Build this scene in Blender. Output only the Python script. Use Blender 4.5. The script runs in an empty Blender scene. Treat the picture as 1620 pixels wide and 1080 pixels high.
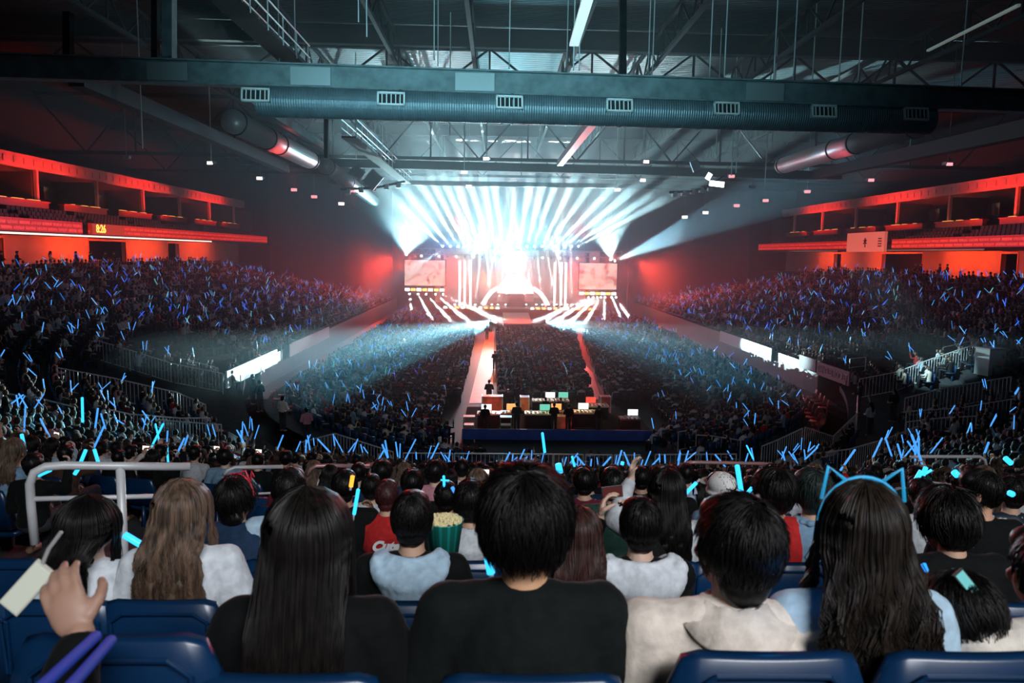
import bpy, bmesh, math, random
import numpy as np
from mathutils import Vector, Matrix, noise
random.seed(7); np.random.seed(7)
sc = bpy.context.scene
COL = sc.collection
R = math.radians
# ------------------------------------------------------------------ camera, world, exposure
F = 1200.0; HC = 9.5
cam = bpy.data.cameras.new('camera'); cam_o = bpy.data.objects.new('camera', cam)
COL.objects.link(cam_o); sc.camera = cam_o
cam.sensor_width = 36; cam.lens = F * 36 / 1620; cam.clip_start = .05; cam.clip_end = 600
CM = Matrix.Rotation(-.025, 4, 'Z') @ Matrix.Rotation(math.pi / 2 - math.atan(138 / F), 4, 'X') @ Matrix.Rotation(.015, 4, 'Z')
CM.translation = Vector((0, 0, HC)); cam_o.matrix_world = CM
cam.dof.use_dof = True; cam.dof.focus_distance = 40; cam.dof.aperture_fstop = 5.6
CP = Vector((0, 0, HC)); CR = CM.to_3x3(); CRI = CR.inverted()
def ray(px, py): return (CR @ Vector((px - 810, 540 - py, -F))).normalized()
def at(px, py, Y):
    d = ray(px, py); return CP + d * (Y / d.y)
def atz(px, py, z):
    d = ray(px, py); return CP + d * ((z - HC) / d.z)
def atx(px, py, X):
    d = ray(px, py); return CP + d * (X / d.x)
def proj(p):
    q = CRI @ (Vector(p) - CP); return 810 - F * q.x / q.z, 540 + F * q.y / q.z
world = bpy.data.worlds.new('world'); sc.world = world; world.use_nodes = True
world.node_tree.nodes['Background'].inputs[0].default_value = (.0012, .002, .0024, 1)
vs = sc.view_settings
vs.view_transform = 'Standard'; vs.look = 'None'; vs.gamma = 1; vs.use_curve_mapping = False; vs.exposure = 0
cy = sc.cycles
cy.max_bounces = 3; cy.diffuse_bounces = 1; cy.glossy_bounces = 2; cy.transmission_bounces = 2; cy.volume_bounces = 0
cy.transparent_max_bounces = 8; cy.use_denoising = True; cy.use_light_tree = True; cy.caustics_reflective = False; cy.caustics_refractive = False
cy.sample_clamp_indirect = 4
# ------------------------------------------------------------------ lights
def lamp(kind, name, loc, target, power, col, **kw):
    l = bpy.data.lights.new(name, kind); l.energy = power; l.color = col
    for k, v in kw.items(): setattr(l, k, v)
    o = bpy.data.objects.new(name, l); COL.objects.link(o); o.location = loc
    if target is not None:
        o.rotation_euler = (Vector(target) - Vector(loc)).to_track_quat('-Z', 'Y').to_euler()
    return o
WHITE = (.55, .92, 1.0); TEAL = (.16, .68, .9); WARM = (1, .5, .22); REDL = (1, .05, .025)
FIX = []                       # every beam has a fixture built at its source later
def beam(p, q, deg, col, power, fix=True, blend=.35):
    lamp('SPOT', 'beam_light', p, q, power, col, spot_size=R(deg), spot_blend=blend, shadow_soft_size=.12)
    if fix: FIX.append((Vector(p), Vector(q), col))
KB = 1.0
# fans hanging under the two side screens
for x0, x1, y1 in ((648, 655, 530), (662, 690, 518), (675, 722, 517), (690, 745, 512), (702, 775, 500)):
    beam(at(x0, 466, 105.2), at(x1, y1, 98), 4.5, (.95, .95, 1), 2.2e6 * KB)
for x0, x1, y1 in ((930, 862, 503), (938, 880, 507), (944, 899, 512), (950, 922, 517), (957, 955, 523), (968, 988, 515), (975, 1000, 510)):
    beam(at(x0, 471, 105.2), at(x1, y1, 98), 4.5, (.95, .95, 1), 2.2e6 * KB)
# roof fan out of the stage truss
for x0, x1, y1 in ((700, 655, 345), (712, 668, 335), (724, 684, 322), (735, 700, 318), (747, 716, 316), (760, 732, 318), (772, 752, 318), (784, 770, 318), (795, 786, 322),
                   (822, 832, 325), (834, 850, 325), (846, 868, 320), (858, 892, 318), (868, 914, 322), (880, 938, 328), (893, 962, 332), (905, 985, 338), (916, 1002, 342)):
    beam(at(x0, 389, 105.3), at(x1, y1, 92), 3.4, WHITE, 1.25e6 * KB)
# vertical and crossing shafts on the stage
for x0, x1, y1 in ((727, 727, 408), (736, 734, 408), (744, 741, 408), (752, 760, 405), (765, 782, 405), (778, 770, 405), (788, 800, 405), (720, 746, 408),
                   (848, 828, 405), (858, 850, 405), (868, 880, 405), (880, 866, 405), (888, 884, 408), (897, 893, 408), (905, 903, 408), (912, 884, 412), (800, 806, 400), (832, 822, 400)):
    beam(at(x0, 480, 110), at(x1, y1, 107), 2.8, (1, .93, .9), 1.4e6 * KB)
# two big cones above the screens, the blue shaft on the right
beam(at(643, 402, 105), at(668, 250, 78), 30, WHITE, 1.2e5 * KB)
beam(at(643, 402, 105), at(600, 250, 78), 22, TEAL, 3e4 * KB)
beam(at(966, 410, 105), at(950, 250, 78), 24, WHITE, 1.1e5 * KB)
beam(at(974, 412, 105), at(1180, 322, 85), 13, (.35, .78, 1), 2.6e5 * KB)
# floods without fixtures, added to whiten the middle and fill the haze
beam(at(760, 398, 106), at(745, 300, 88), 50, WHITE, 5e4 * KB, False)
beam(at(880, 398, 106), at(890, 300, 88), 50, WHITE, 5e4 * KB, False)
beam(at(815, 445, 111), at(815, 400, 102), 60, (1, .85, .8), 1.2e4 * KB, False)
beam(at(790, 396, 104), at(790, 190, 66), 75, TEAL, 3.4e4 * KB, False)
# long low shafts over the floor crowd
beam(at(784, 509, 98), at(560, 592, 45), 6, TEAL, 1.3e6 * KB)
beam(at(784, 507, 98), at(610, 548, 62), 6, WHITE, 1.0e6 * KB)
beam(at(784, 505, 98), at(540, 632, 40), 8, TEAL, 1.6e5 * KB)
beam(at(866, 507, 98), at(1060, 574, 66), 5, WHITE, 6e5 * KB)
beam(at(866, 509, 98), at(1110, 606, 44), 6, TEAL, 6e5 * KB)
beam(at(866, 505, 98), at(1040, 530, 70), 5, WHITE, 4.5e5 * KB)
# added keys rim-light the near stand, added red spots stand in for stage light
for a_, b_, dg_, pw_ in (((-2, 29, 16.5), at(400, 712, 19), 13, 26000), ((-3, 29, 16.5), at(80, 662, 17), 12, 16000), ((8, 29, 16.5), at(1460, 706, 16), 13, 20000)):
    lamp('SPOT', 'added_key_light', a_, b_, pw_, WHITE, spot_size=R(dg_), spot_blend=.6, shadow_soft_size=.1)
lamp('SPOT', 'added_red_spot', (-7, 29, 14), (0, 2.5, 8.3), 3200, (1, .06, .04), spot_size=R(40), spot_blend=.8, shadow_soft_size=.15)
lamp('SPOT', 'added_red_spot', (9, 29, 14), (1, 2.5, 8.3), 1500, (1, .1, .08), spot_size=R(40), spot_blend=.8, shadow_soft_size=.15)
beam(at(930, 395, 105), at(1150, 528, 66), 2.2, WHITE, 2.5e4, False)
beam(at(700, 395, 105), at(415, 572, 47), 3.5, WHITE, 1.6e5, False)
# red and orange wash from the stage over floor, stands, roof
for x in (-14, -5, 3, 11, 20):
    lamp('SPOT', 'stage_wash_red', (x, 104.5, 8.5), (3 + (x - 3) * 1.6, 78, 0), 22000, REDL, spot_size=R(62), spot_blend=1, shadow_soft_size=.6)
for sx, tx in ((-15, -26), (21, 32)):
    lamp('SPOT', 'stand_wash_red', (sx * .7, 103, 9), (tx, 82, 4), 15000, (1, .07, .02), spot_size=R(60), spot_blend=1, shadow_soft_size=.5)
    lamp('SPOT', 'stand_wash_blue', (sx * .3, 98, 11), (tx * .9, 55, 5), 9000, (.12, .3, 1), spot_size=R(50), spot_blend=1, shadow_soft_size=.5)
for x, y in ((-4, 60), (10, 60), (3, 80)):
    lamp('SPOT', 'roof_wash_red', (x, y + 30, 12), (x, y - 8, 24), 6000, (1, .08, .1), spot_size=R(70), spot_blend=1, shadow_soft_size=.5)
lamp('SPOT', 'roof_wash_teal', (3, 96, 10), (1, 45, 22), 50000, (.08, .62, .8), spot_size=R(60), spot_blend=1, shadow_soft_size=.8)
# dim house light behind the camera; added area fills for main girder and crowd
lamp('AREA', 'house_light', (4, -7, 15.5), (1, 4, 7.5), 340, (.92, .95, 1), shape='RECTANGLE', size=7, size_y=1.5, spread=R(85))
lamp('AREA', 'girder_fill', (-2, 20, 13.5), (0, 33, 17.5), 700, (.35, .78, .9), shape='RECTANGLE', size=16, size_y=2, spread=R(75))
lamp('AREA', 'crowd_fill', (3, 40, 22), (3, 40, 0), 210, (.35, .5, .8), shape='RECTANGLE', size=50, size_y=50)
# ------------------------------------------------------------------ materials
def nodes(m):
    m.use_nodes = True; nt = m.node_tree; return nt, nt.nodes['Principled BSDF']
MATS = {}
def mat(name, col, rough=.6, metal=0., emit=None, es=0., vary=0., bump=0., scale=8., spec=.5, cloth=False, streak=False, sample=True):
    if name in MATS: return MATS[name]
    m = bpy.data.materials.new(name); nt, b = nodes(m); N = nt.nodes; L = nt.links
    b.inputs['Base Color'].default_value = (*col, 1); b.inputs['Roughness'].default_value = rough; b.inputs['Metallic'].default_value = metal
    b.inputs['Specular IOR Level'].default_value = spec
    if emit is not None:
        b.inputs['Emission Color'].default_value = (*emit, 1); b.inputs['Emission Strength'].default_value = es
        if not sample: m.cycles.emission_sampling = 'NONE'
    if vary or bump:
        tc = N.new('ShaderNodeTexCoord'); nz = N.new('ShaderNodeTexNoise'); nz.inputs['Scale'].default_value = scale; nz.inputs['Detail'].default_value = 5
        if streak:
            mp = N.new('ShaderNodeMapping'); mp.inputs['Scale'].default_value = (6, 6, .35); L.new(tc.outputs['Object'], mp.inputs[0]); L.new(mp.outputs[0], nz.inputs['Vector'])
        else: L.new(tc.outputs['Object'], nz.inputs['Vector'])
        if vary:
            cr = N.new('ShaderNodeValToRGB'); cr.color_ramp.elements[0].position = .35; cr.color_ramp.elements[1].position = .68
            cr.color_ramp.elements[0].color = (*[c * (1 - vary) for c in col], 1); cr.color_ramp.elements[1].color = (*[min(1, c * (1 + vary)) for c in col], 1)
            L.new(nz.outputs['Fac'], cr.inputs[0]); L.new(cr.outputs[0], b.inputs['Base Color'])
        if bump:
            bp = N.new('ShaderNodeBump'); bp.inputs['Strength'].default_value = bump; bp.inputs['Distance'].default_value = .02
            L.new(nz.outputs['Fac'], bp.inputs['Height']); L.new(bp.outputs[0], b.inputs['Normal'])
    if cloth:
        b.inputs['Sheen Weight'].default_value = .02; b.inputs['Sheen Roughness'].default_value = .5
    MATS[name] = m; return m
def emat(name, col, s, sample=True):
    return mat(name, (.02, .02, .02), .5, emit=col, es=s, sample=sample)
def attr_mat(name, rough=.75, emit=0.):
    m = bpy.data.materials.new(name); nt, b = nodes(m)
    a = nt.nodes.new('ShaderNodeAttribute'); a.attribute_name = 'tint'
    nt.links.new(a.outputs['Color'], b.inputs['Base Color']); b.inputs['Roughness'].default_value = rough
    if emit:
        nt.links.new(a.outputs['Color'], b.inputs['Emission Color']); b.inputs['Emission Strength'].default_value = emit; m.cycles.emission_sampling = 'NONE'
    return m
# ------------------------------------------------------------------ object helpers
def link(o, parent=None):
    COL.objects.link(o)
    if parent is not None: o.parent = parent
    return o
def tag(o, label=None, cat=None, group=None, kind=None):
    if label: o['label'] = label
    if cat: o['category'] = cat
    if group: o['group'] = group
    if kind: o['kind'] = kind
    return o
def empty(name, loc=(0, 0, 0), rz=0., label=None, cat=None, group=None):
    o = bpy.data.objects.new(name, None); COL.objects.link(o); o.location = loc; o.rotation_euler = (0, 0, rz); o.empty_display_size = .1
    return tag(o, label, cat, group)
class MB:
    def __init__(s): s.v = []; s.f = []
    def add(s, vs_, fs):
        n = len(s.v); s.v += [tuple(p) for p in vs_]; s.f += [tuple(i + n for i in f) for f in fs]; return s
    def box(s, a, b, M=None):
        v = [Vector((x, y, z)) for x in (a[0], b[0]) for y in (a[1], b[1]) for z in (a[2], b[2])]
        if M is not None: v = [M @ p for p in v]
        return s.add(v, [(0, 1, 3, 2), (4, 6, 7, 5), (0, 4, 5, 1), (2, 3, 7, 6), (0, 2, 6, 4), (1, 5, 7, 3)])
    def bar(s, p, q, w, h=None, up=Vector((0, 0, 1))):
        p = Vector(p); q = Vector(q); h = h or w; d = (q - p).normalized(); u = d.cross(up)
        if u.length < 1e-4: u = d.cross(Vector((1, 0, 0)))
        u.normalize(); t = u.cross(d)
        v = [c + u * (i * w / 2) + t * (j * h / 2) for c in (p, q) for i, j in ((-1, -1), (1, -1), (1, 1), (-1, 1))]
        return s.add(v, [(0, 1, 2, 3), (7, 6, 5, 4), (0, 4, 5, 1), (1, 5, 6, 2), (2, 6, 7, 3), (3, 7, 4, 0)])
    def tube(s, pts, r, n=8, cap=True):
        pts = [Vector(p) for p in pts]; rs = r if isinstance(r, (list, tuple)) else [r] * len(pts)
        rings = []; ref = None
        for i, p in enumerate(pts):
            d = (pts[min(i + 1, len(pts) - 1)] - pts[max(i - 1, 0)]).normalized()
            if ref is None:
                ref = d.cross(Vector((0, 0, 1)))
                if ref.length < 1e-3: ref = d.cross(Vector((1, 0, 0)))
            ref = (ref - d * ref.dot(d)).normalized(); t = d.cross(ref)
            rings.append([p + (ref * math.cos(2 * math.pi * k / n) + t * math.sin(2 * math.pi * k / n)) * rs[i] for k in range(n)])
        v = [p for g in rings for p in g]; f = []
        for i in range(len(pts) - 1):
            for k in range(n):
                a = i * n + k; b = i * n + (k + 1) % n; f.append((a, b, b + n, a + n))
        if cap: f += [tuple(range(n - 1, -1, -1)), tuple((len(pts) - 1) * n + k for k in range(n))]
        return s.add(v, f)
    def ball(s, c, r, n=12, m=8, M=None):
        c = Vector(c); r = (r, r, r) if not isinstance(r, (tuple, list)) else r
        v = [Vector((0, 0, -1))]
        for j in range(1, m):
            a = -math.pi / 2 + math.pi * j / m
            v += [Vector((math.cos(a) * math.cos(2 * math.pi * k / n), math.cos(a) * math.sin(2 * math.pi * k / n), math.sin(a))) for k in range(n)]
        v.append(Vector((0, 0, 1)))
        v = [Vector((p.x * r[0], p.y * r[1], p.z * r[2])) for p in v]
        if M is not None: v = [M @ p for p in v]
        v = [p + c for p in v]; f = [(0, 1 + (k + 1) % n, 1 + k) for k in range(n)]
        for j in range(m - 2):
            for k in range(n):
                a = 1 + j * n + k; b = 1 + j * n + (k + 1) % n; f.append((a, b, b + n, a + n))
        L_ = len(v) - 1; o = 1 + (m - 2) * n
        f += [(o + k, o + (k + 1) % n, L_) for k in range(n)]
        return s.add(v, f)
    def lathe(s, prof, c=(0, 0, 0), n=24):
        c = Vector(c); v = [c + Vector((r * math.cos(2 * math.pi * k / n), r * math.sin(2 * math.pi * k / n), z)) for r, z in prof for k in range(n)]
        f = [(i * n + k, i * n + (k + 1) % n, (i + 1) * n + (k + 1) % n, (i + 1) * n + k) for i in range(len(prof) - 1) for k in range(n)]
        return s.add(v, f)
    def mesh(s, name, m=None, smooth=False):
        me = bpy.data.meshes.new(name); me.from_pydata(s.v, [], s.f)
        if m is not None: me.materials.append(m)
        if smooth: me.polygons.foreach_set('use_smooth', [True] * len(me.polygons))
        return me
    def build(s, name, m, parent=None, smooth=False, **kw):
        o = bpy.data.objects.new(name, s.mesh(name, m, smooth)); link(o, parent)
        return tag(o, **kw)
def struct(name, mb, m):
    return mb.build(name, m, kind='structure')
def copy_tree(o, parent=None):
    c = o.copy(); COL.objects.link(c); c.parent = parent
    for ch in list(o.children): copy_tree(ch, c)
    return c
def inst(name, mesh, m, parent=None, loc=None):
    o = bpy.data.objects.new(name, mesh); link(o, parent)
    if len(mesh.materials) == 0: mesh.materials.append(None)
    o.material_slots[0].link = 'OBJECT'; o.material_slots[0].material = m
    if loc is not None: o.location = loc
    return o
def np_mesh(name, V, faces4, m, tint=None, smooth=False):
    me = bpy.data.meshes.new(name); nv = len(V); nf = len(faces4)
    me.vertices.add(nv); me.vertices.foreach_set('co', V.astype(np.float32).ravel())
    me.loops.add(nf * 4); me.loops.foreach_set('vertex_index', faces4.astype(np.int32).ravel())
    me.polygons.add(nf); me.polygons.foreach_set('loop_start', np.arange(0, nf * 4, 4, dtype=np.int32)); me.polygons.foreach_set('loop_total', np.full(nf, 4, np.int32))
    if smooth: me.polygons.foreach_set('use_smooth', np.ones(nf, bool))
    me.update(calc_edges=True)
    if tint is not None:
        a = me.color_attributes.new('tint', 'FLOAT_COLOR', 'POINT'); c = np.ones((nv, 4), np.float32); c[:, :3] = tint; a.data.foreach_set('color', c.ravel())
    me.materials.append(m); return me
def text_mesh(txt, size, name, m, parent=None, depth=.01, shear=0, bold=0.):
    cu = bpy.data.curves.new(name, 'FONT'); cu.body = txt; cu.size = size; cu.extrude = depth; cu.align_x = 'CENTER'; cu.align_y = 'CENTER'; cu.shear = shear; cu.offset = bold
    o = bpy.data.objects.new(name, cu); COL.objects.link(o); bpy.context.view_layer.update()
    me = bpy.data.meshes.new_from_object(o.evaluated_get(bpy.context.evaluated_depsgraph_get())); bpy.data.objects.remove(o)
    me.materials.clear(); me.materials.append(m)
    o = bpy.data.objects.new(name, me); return link(o, parent)
def frame_M(o, x, z):          # matrix from origin, local x axis, local z axis
    x = Vector(x).normalized(); z = Vector(z); z = (z - x * z.dot(x)).normalized(); y = z.cross(x)
    M = Matrix((x, y, z)).transposed().to_4x4(); M.translation = Vector(o); return M
# ------------------------------------------------------------------ the bowl
CX, CY, RI = 3.0, 46.0, 17.0
QA = RI * math.pi / 2
def sstep(a, b, x): t = np.clip((x - a) / (b - a), 0, 1); return t * t * (3 - 2 * t)
def ring_pt(s, d):             # s: metres along the inner ring, 0 nearest the camera, + towards the right side
    if abs(s) <= QA:
        a = s / RI; return CX + (RI + d) * math.sin(a), CY - (RI + d) * math.cos(a), a
    a = math.copysign(math.pi / 2, s); return CX + math.copysign(RI + d, s), CY + abs(s) - QA, a
def phi_deg(s): return min(90., abs(s) / RI * 180 / math.pi)
def zstand(s, d): return .285 * d + 2.2 * float(sstep(42, 86, phi_deg(s)))
def zring(s, d): return max(0., 1.25 * (1 + d / 7.)) * (.08 + .92 * float(sstep(14, 55, phi_deg(s))))
def dmax(s):
    a = abs(s)
    if a > QA: 
        y = CY + a - QA
        return 19. if y < 86 else max(1., 19 - (y - 86) * .8)
    return 19 + 19 * (1 - float(sstep(50, 76, phi_deg(s))))
def sdist(x, y):               # point -> (s, d)
    if y >= CY:
        d = abs(x - CX) - RI; return math.copysign(QA + y - CY, x - CX), d
    dx, dy = x - CX, CY - y; r = math.hypot(dx, dy); return math.atan2(dx, dy) * RI, r - RI
def ground(px, py, off=0.):    # first hit of a pixel ray with the bowl (raised by off)
    dr = ray(px, py); t = 1.
    for i in range(3000):
        t *= 1.004; p = CP + dr * t
        s, d = sdist(p.x, p.y)
        z = zstand(s, d) if d > 0 else (zring(s, d) if d > -7 else 0.)
        if p.z <= z + off: return Vector((p.x, p.y, z))
    return p
# ------------------------------------------------------------------ setting: floor, terraces, walls, roof
m_conc = mat('dark_concrete', (.045, .05, .055), .8, vary=.3, bump=.2, scale=3)
m_floor = mat('arena_floor_cover', (.018, .013, .012), .6, vary=.25, bump=.05, scale=2, spec=.2)
m_black = mat('black_curtain', (.008, .006, .008), .9, vary=.3, scale=2)
m_wallred = mat('painted_concourse_wall', (.55, .42, .38), .7, vary=.12, scale=.4)
m_roof = mat('corrugated_roof_deck', (.20, .23, .25), .55, bump=.0)
def roof_nodes():
    nt, b = nodes(m_roof); N, L = nt.nodes, nt.links
    tc = N.new('ShaderNodeTexCoord'); w = N.new('ShaderNodeTexWave'); w.wave_type = 'BANDS'; w.bands_direction = 'Y'; w.inputs['Scale'].default_value = 1.1
    L.new(tc.outputs['Object'], w.inputs[0]); bp = N.new('ShaderNodeBump'); bp.inputs['Distance'].default_value = .2; bp.inputs['Strength'].default_value = 1
    L.new(w.outputs['Fac'], bp.inputs['Height']); L.new(bp.outputs[0], b.inputs['Normal'])
    cr = N.new('ShaderNodeValToRGB'); cr.color_ramp.elements[0].color = (.008, .022, .026, 1); cr.color_ramp.elements[1].color = (.028, .066, .076, 1)  # teal of the stage light put into the deck colour, grooves darker
    L.new(w.outputs['Fac'], cr.inputs[0]); L.new(cr.outputs[0], b.inputs['Base Color'])
roof_nodes()
m_steel = mat('grey_painted_steel', (.11, .15, .16), .7, 0., vary=.25, bump=.05, scale=2)
m_dsteel = mat('dark_steel', (.012, .014, .016), .85, 0, vary=.2, scale=3, spec=.15)
m_rail = mat('galvanised_rail', (.62, .64, .65), .4, .1, vary=.1, scale=5)
struct('floor', MB().box((-48, -16, -.3), (54, 128, 0)), m_floor)
def ring_mesh(rows, zf, dlim, stations, skip=lambda s, d: False):
    mb = MB()
    for d0, d1, dz in rows:
        for a, b in zip(stations[:-1], stations[1:]):
            sm = (a + b) / 2
            if d1 > dlim(sm) + .6 or skip(sm, (d0 + d1) / 2): continue
            pa0, pa1, pb0, pb1 = ring_pt(a, d0), ring_pt(a, d1), ring_pt(b, d0), ring_pt(b, d1)
            za, zb = zf(a, (d0 + d1) / 2), zf(b, (d0 + d1) / 2)
            pf = (d0 + d1) / 2 - (d1 - d0); zpa, zpb = max(0, zf(a, pf)), max(0, zf(b, pf))
            mb.add([(pa0[0], pa0[1], za), (pb0[0], pb0[1], zb), (pb1[0], pb1[1], zb), (pa1[0], pa1[1], za), (pa0[0], pa0[1], zpa), (pb0[0], pb0[1], zpb)],
                   [(0, 1, 2, 3), (4, 5, 1, 0)])
    return mb
ST = [-92 + i * 2. for i in range(33)] + [-26.7 + i * 26.7 / 24 for i in range(49)] + [28 + i * 2. for i in range(33)]
ST = sorted(set([round(x, 3) for x in ST]))
def vom(s, d):                 # corner stairways between side stands and the near stand
    y = CY + (abs(s) - QA)
    return d < 6.6 and 42.2 < (CY - (CY - ring_pt(s, 3)[1]) if abs(s) < QA else y) < 46.5
ROWS = [(.85 + 1.1 * k - .55, .85 + 1.1 * k + .55, 0) for k in range(34)]
struct('trim_1', ring_mesh(ROWS, zstand, dmax, ST, vom), m_conc)
RROWS = [(-6.6 + .9 * k - .45, -6.6 + .9 * k + .45, 0) for k in range(7)]
struct('trim_2', ring_mesh(RROWS, zring, lambda s: 99, ST, lambda s, d: abs(s) < 6.5 and d < -3.2), m_conc)
# walkway and front wall of the side stands
wk = MB(); fw = MB()
for a, b in zip(ST[:-1], ST[1:]):
    if phi_deg((a + b) / 2) < 80: continue
    pa, pb, qa, qb = ring_pt(a, -.9), ring_pt(b, -.9), ring_pt(a, .27), ring_pt(b, .27)
    za, zb = zring(a, -.9) + .02, zring(b, -.9) + .02
    wk.add([(pa[0], pa[1], za), (pb[0], pb[1], zb), (qb[0], qb[1], zb), (qa[0], qa[1], za)], [(0, 1, 2, 3)])
    if vom((a + b) / 2, 1): continue
    w0, w1 = ring_pt(a, .15), ring_pt(b, .15); ha, hb = zstand(a, .8) + .45, zstand(b, .8) + .45
    fw.add([(w0[0], w0[1], za - .3), (w1[0], w1[1], zb - .3), (w1[0], w1[1], hb), (w0[0], w0[1], ha), (qa[0], qa[1], za - .3), (qb[0], qb[1], zb - .3), (qb[0], qb[1], hb), (qa[0], qa[1], ha)],
           [(0, 1, 2, 3), (4, 7, 6, 5), (3, 2, 6, 7)])
m_walk = mat('red_brown_walkway', (.20, .035, .03), .5, vary=.2, scale=2)
struct('trim_3', wk, m_walk); struct('trim_4', fw, mat('maroon_front_wall', (.14, .04, .05), .5, vary=.25, scale=1.5))
# corner stairways
def stairway(sg):
    mb = MB(); x0 = CX + sg * (RI - .6)
    for i in range(16):
        z = .3 * (i + 1) * .98; xa = x0 + sg * (1.0 + i * .42)
        mb.box((min(xa, xa + sg * .42), 42.6, 0), (max(xa, xa + sg * .42), 46.1, z * .88))
    struct('trim_%d' % (5 if sg < 0 else 6), mb, m_conc)
stairway(-1); stairway(1)
# concourse, suites, outer walls
def side(sg, nm):
    X = lambda d: CX + sg * (RI + d)
    def bx(d0, d1, y0, y1, z0, z1): 
        return (min(X(d0), X(d1)), y0, z0), (max(X(d0), X(d1)), y1, z1)
    zt = zstand(99, 19)
    struct('trim_%s' % (7 if sg < 0 else 8), MB().box(*bx(19.3, 24, 36, 110, 0, zt + .02)), m_conc)
    # concourse wall with dark door openings: wall panels between openings
    ops = [(56.5, 58.8), (71, 78), (88, 91)] if sg < 0 else [(52, 54), (62, 64), (76, 84), (94, 96)]
    mb = MB(); y = 36
    for a, b in ops + [(112, 112)]:
        mb.box(*bx(23.2, 23.6, y, a, zt, 10.4)); y = b
    struct('wall_%s_concourse' % nm, mb, m_wallred)
    struct('wall_%s_recess' % nm, MB().box(*bx(25.5, 26, 36, 112, zt, 11)), m_black)
    for i, (a, b) in enumerate(ops):
        mb = MB().box(*bx(23.15, 23.25, a - .12, a, zt, 10.3)).box(*bx(23.15, 23.25, b, b + .12, zt, 10.3)).box(*bx(23.15, 23.25, a, b, 10.15, 10.35))
        struct('door_%d' % (i + (1 if sg < 0 else 11)), mb, mat('door_frame_orange', (.7, .35, .15), .5))
    # balcony slab, upper tier steps, suite wall, fascias
    struct('ceiling_%s_concourse' % nm, MB().box(*bx(19.1, 26, 36, 112, 10.4, 10.6)), m_conc)
    st = MB()
    for k in range(4): st.box(*bx(19.4 + k * .8, 24, 36, 112, 10.6 + k * .35, 10.95 + k * .35))
    struct('trim_%d' % (9 if sg < 0 else 10), st, m_conc)
    struct('wall_%s_suite' % nm, MB().box(*bx(26.2, 26.5, 36, 118, 11, 17)), mat('dim_suite_wall', (.10, .075, .05), .7, vary=.3, scale=.5))
    sd = MB()
    for i in range(11): sd.box(*bx(22.6, 26.2, 36.1 + i * 9.2 - 1.9, 36.1 + i * 9.2 - 1.7, 12, 15.4))
    struct('wall_%s_suite_dividers' % nm, sd, mat('dim_suite_wall', (.10, .075, .05)))
    struct('wall_%s' % nm, MB().box(*bx(29, 29.5, -14, 126, 0, 24)), mat('dark_outer_wall', (.02, .024, .028), .9))
    return X, bx
XL, bxL = side(-1, 'left'); XR, bxR = side(1, 'right')
struct('wall_back', MB().box((-46, 124, 0), (52, 124.5, 25)), m_black)
struct('wall_front', MB().box((-46, -14.5, 0), (52, -14, 25)), mat('dark_outer_wall', (.02, .024, .028)))
struct('ceiling', MB().box((-46, -14, 24), (52, 126, 24.3)), m_roof)
# red ribbon fascia boards (LED) with darker repeated marks, and the lit suite header
def ribbon_mat(name, base, s, sc_=1.):
    m = bpy.data.materials.new(name); nt, b = nodes(m); N, L = nt.nodes, nt.links
    tc = N.new('ShaderNodeTexCoord'); mp = N.new('ShaderNodeMapping'); mp.inputs['Rotation'].default_value = (0, R(90), R(90)); 
    br = N.new('ShaderNodeTexBrick'); br.inputs['Scale'].default_value = 1.; br.offset = .5
    sx = N.new('ShaderNodeSeparateXYZ'); cb = N.new('ShaderNodeCombineXYZ'); L.new(tc.outputs['Object'], sx.inputs[0]); L.new(sx.outputs['Y'], cb.inputs['X']); L.new(sx.outputs['Z'], cb.inputs['Y'])
    br.inputs['Brick Width'].default_value = 1.35 * sc_; br.inputs['Row Height'].default_value = .38 * sc_; br.inputs['Mortar Size'].default_value = .09 * sc_; br.inputs['Mortar Smooth'].default_value = .2
    br.inputs['Color1'].default_value = (*base, 1); br.inputs['Color2'].default_value = (*[c * .75 for c in base], 1); br.inputs['Mortar'].default_value = (base[0] * .5, 0, 0, 1)
    nz = N.new('ShaderNodeTexNoise'); nz.inputs['Scale'].default_value = 6; L.new(tc.outputs['Object'], nz.inputs[0])
    mx = N.new('ShaderNodeMix'); mx.data_type = 'RGBA'; mx.blend_type = 'MULTIPLY'; mx.inputs[0].default_value = .8
    L.new(cb.outputs[0], br.inputs['Vector']); L.new(br.outputs['Color'], mx.inputs[6]); L.new(nz.outputs['Fac'], mx.inputs[7])
    L.new(mx.outputs[2], b.inputs['Emission Color']); b.inputs['Emission Strength'].default_value = s; b.inputs['Base Color'].default_value = (.1, .02, .02, 1)
    m.cycles.emission_sampling = 'NONE'; return m
m_ribbon = ribbon_mat('red_led_ribbon', (1, .045, .03), 1.5)
m_head = mat('suite_header_paint', (.62, .42, .40), .5, vary=.1, scale=.3)
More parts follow.
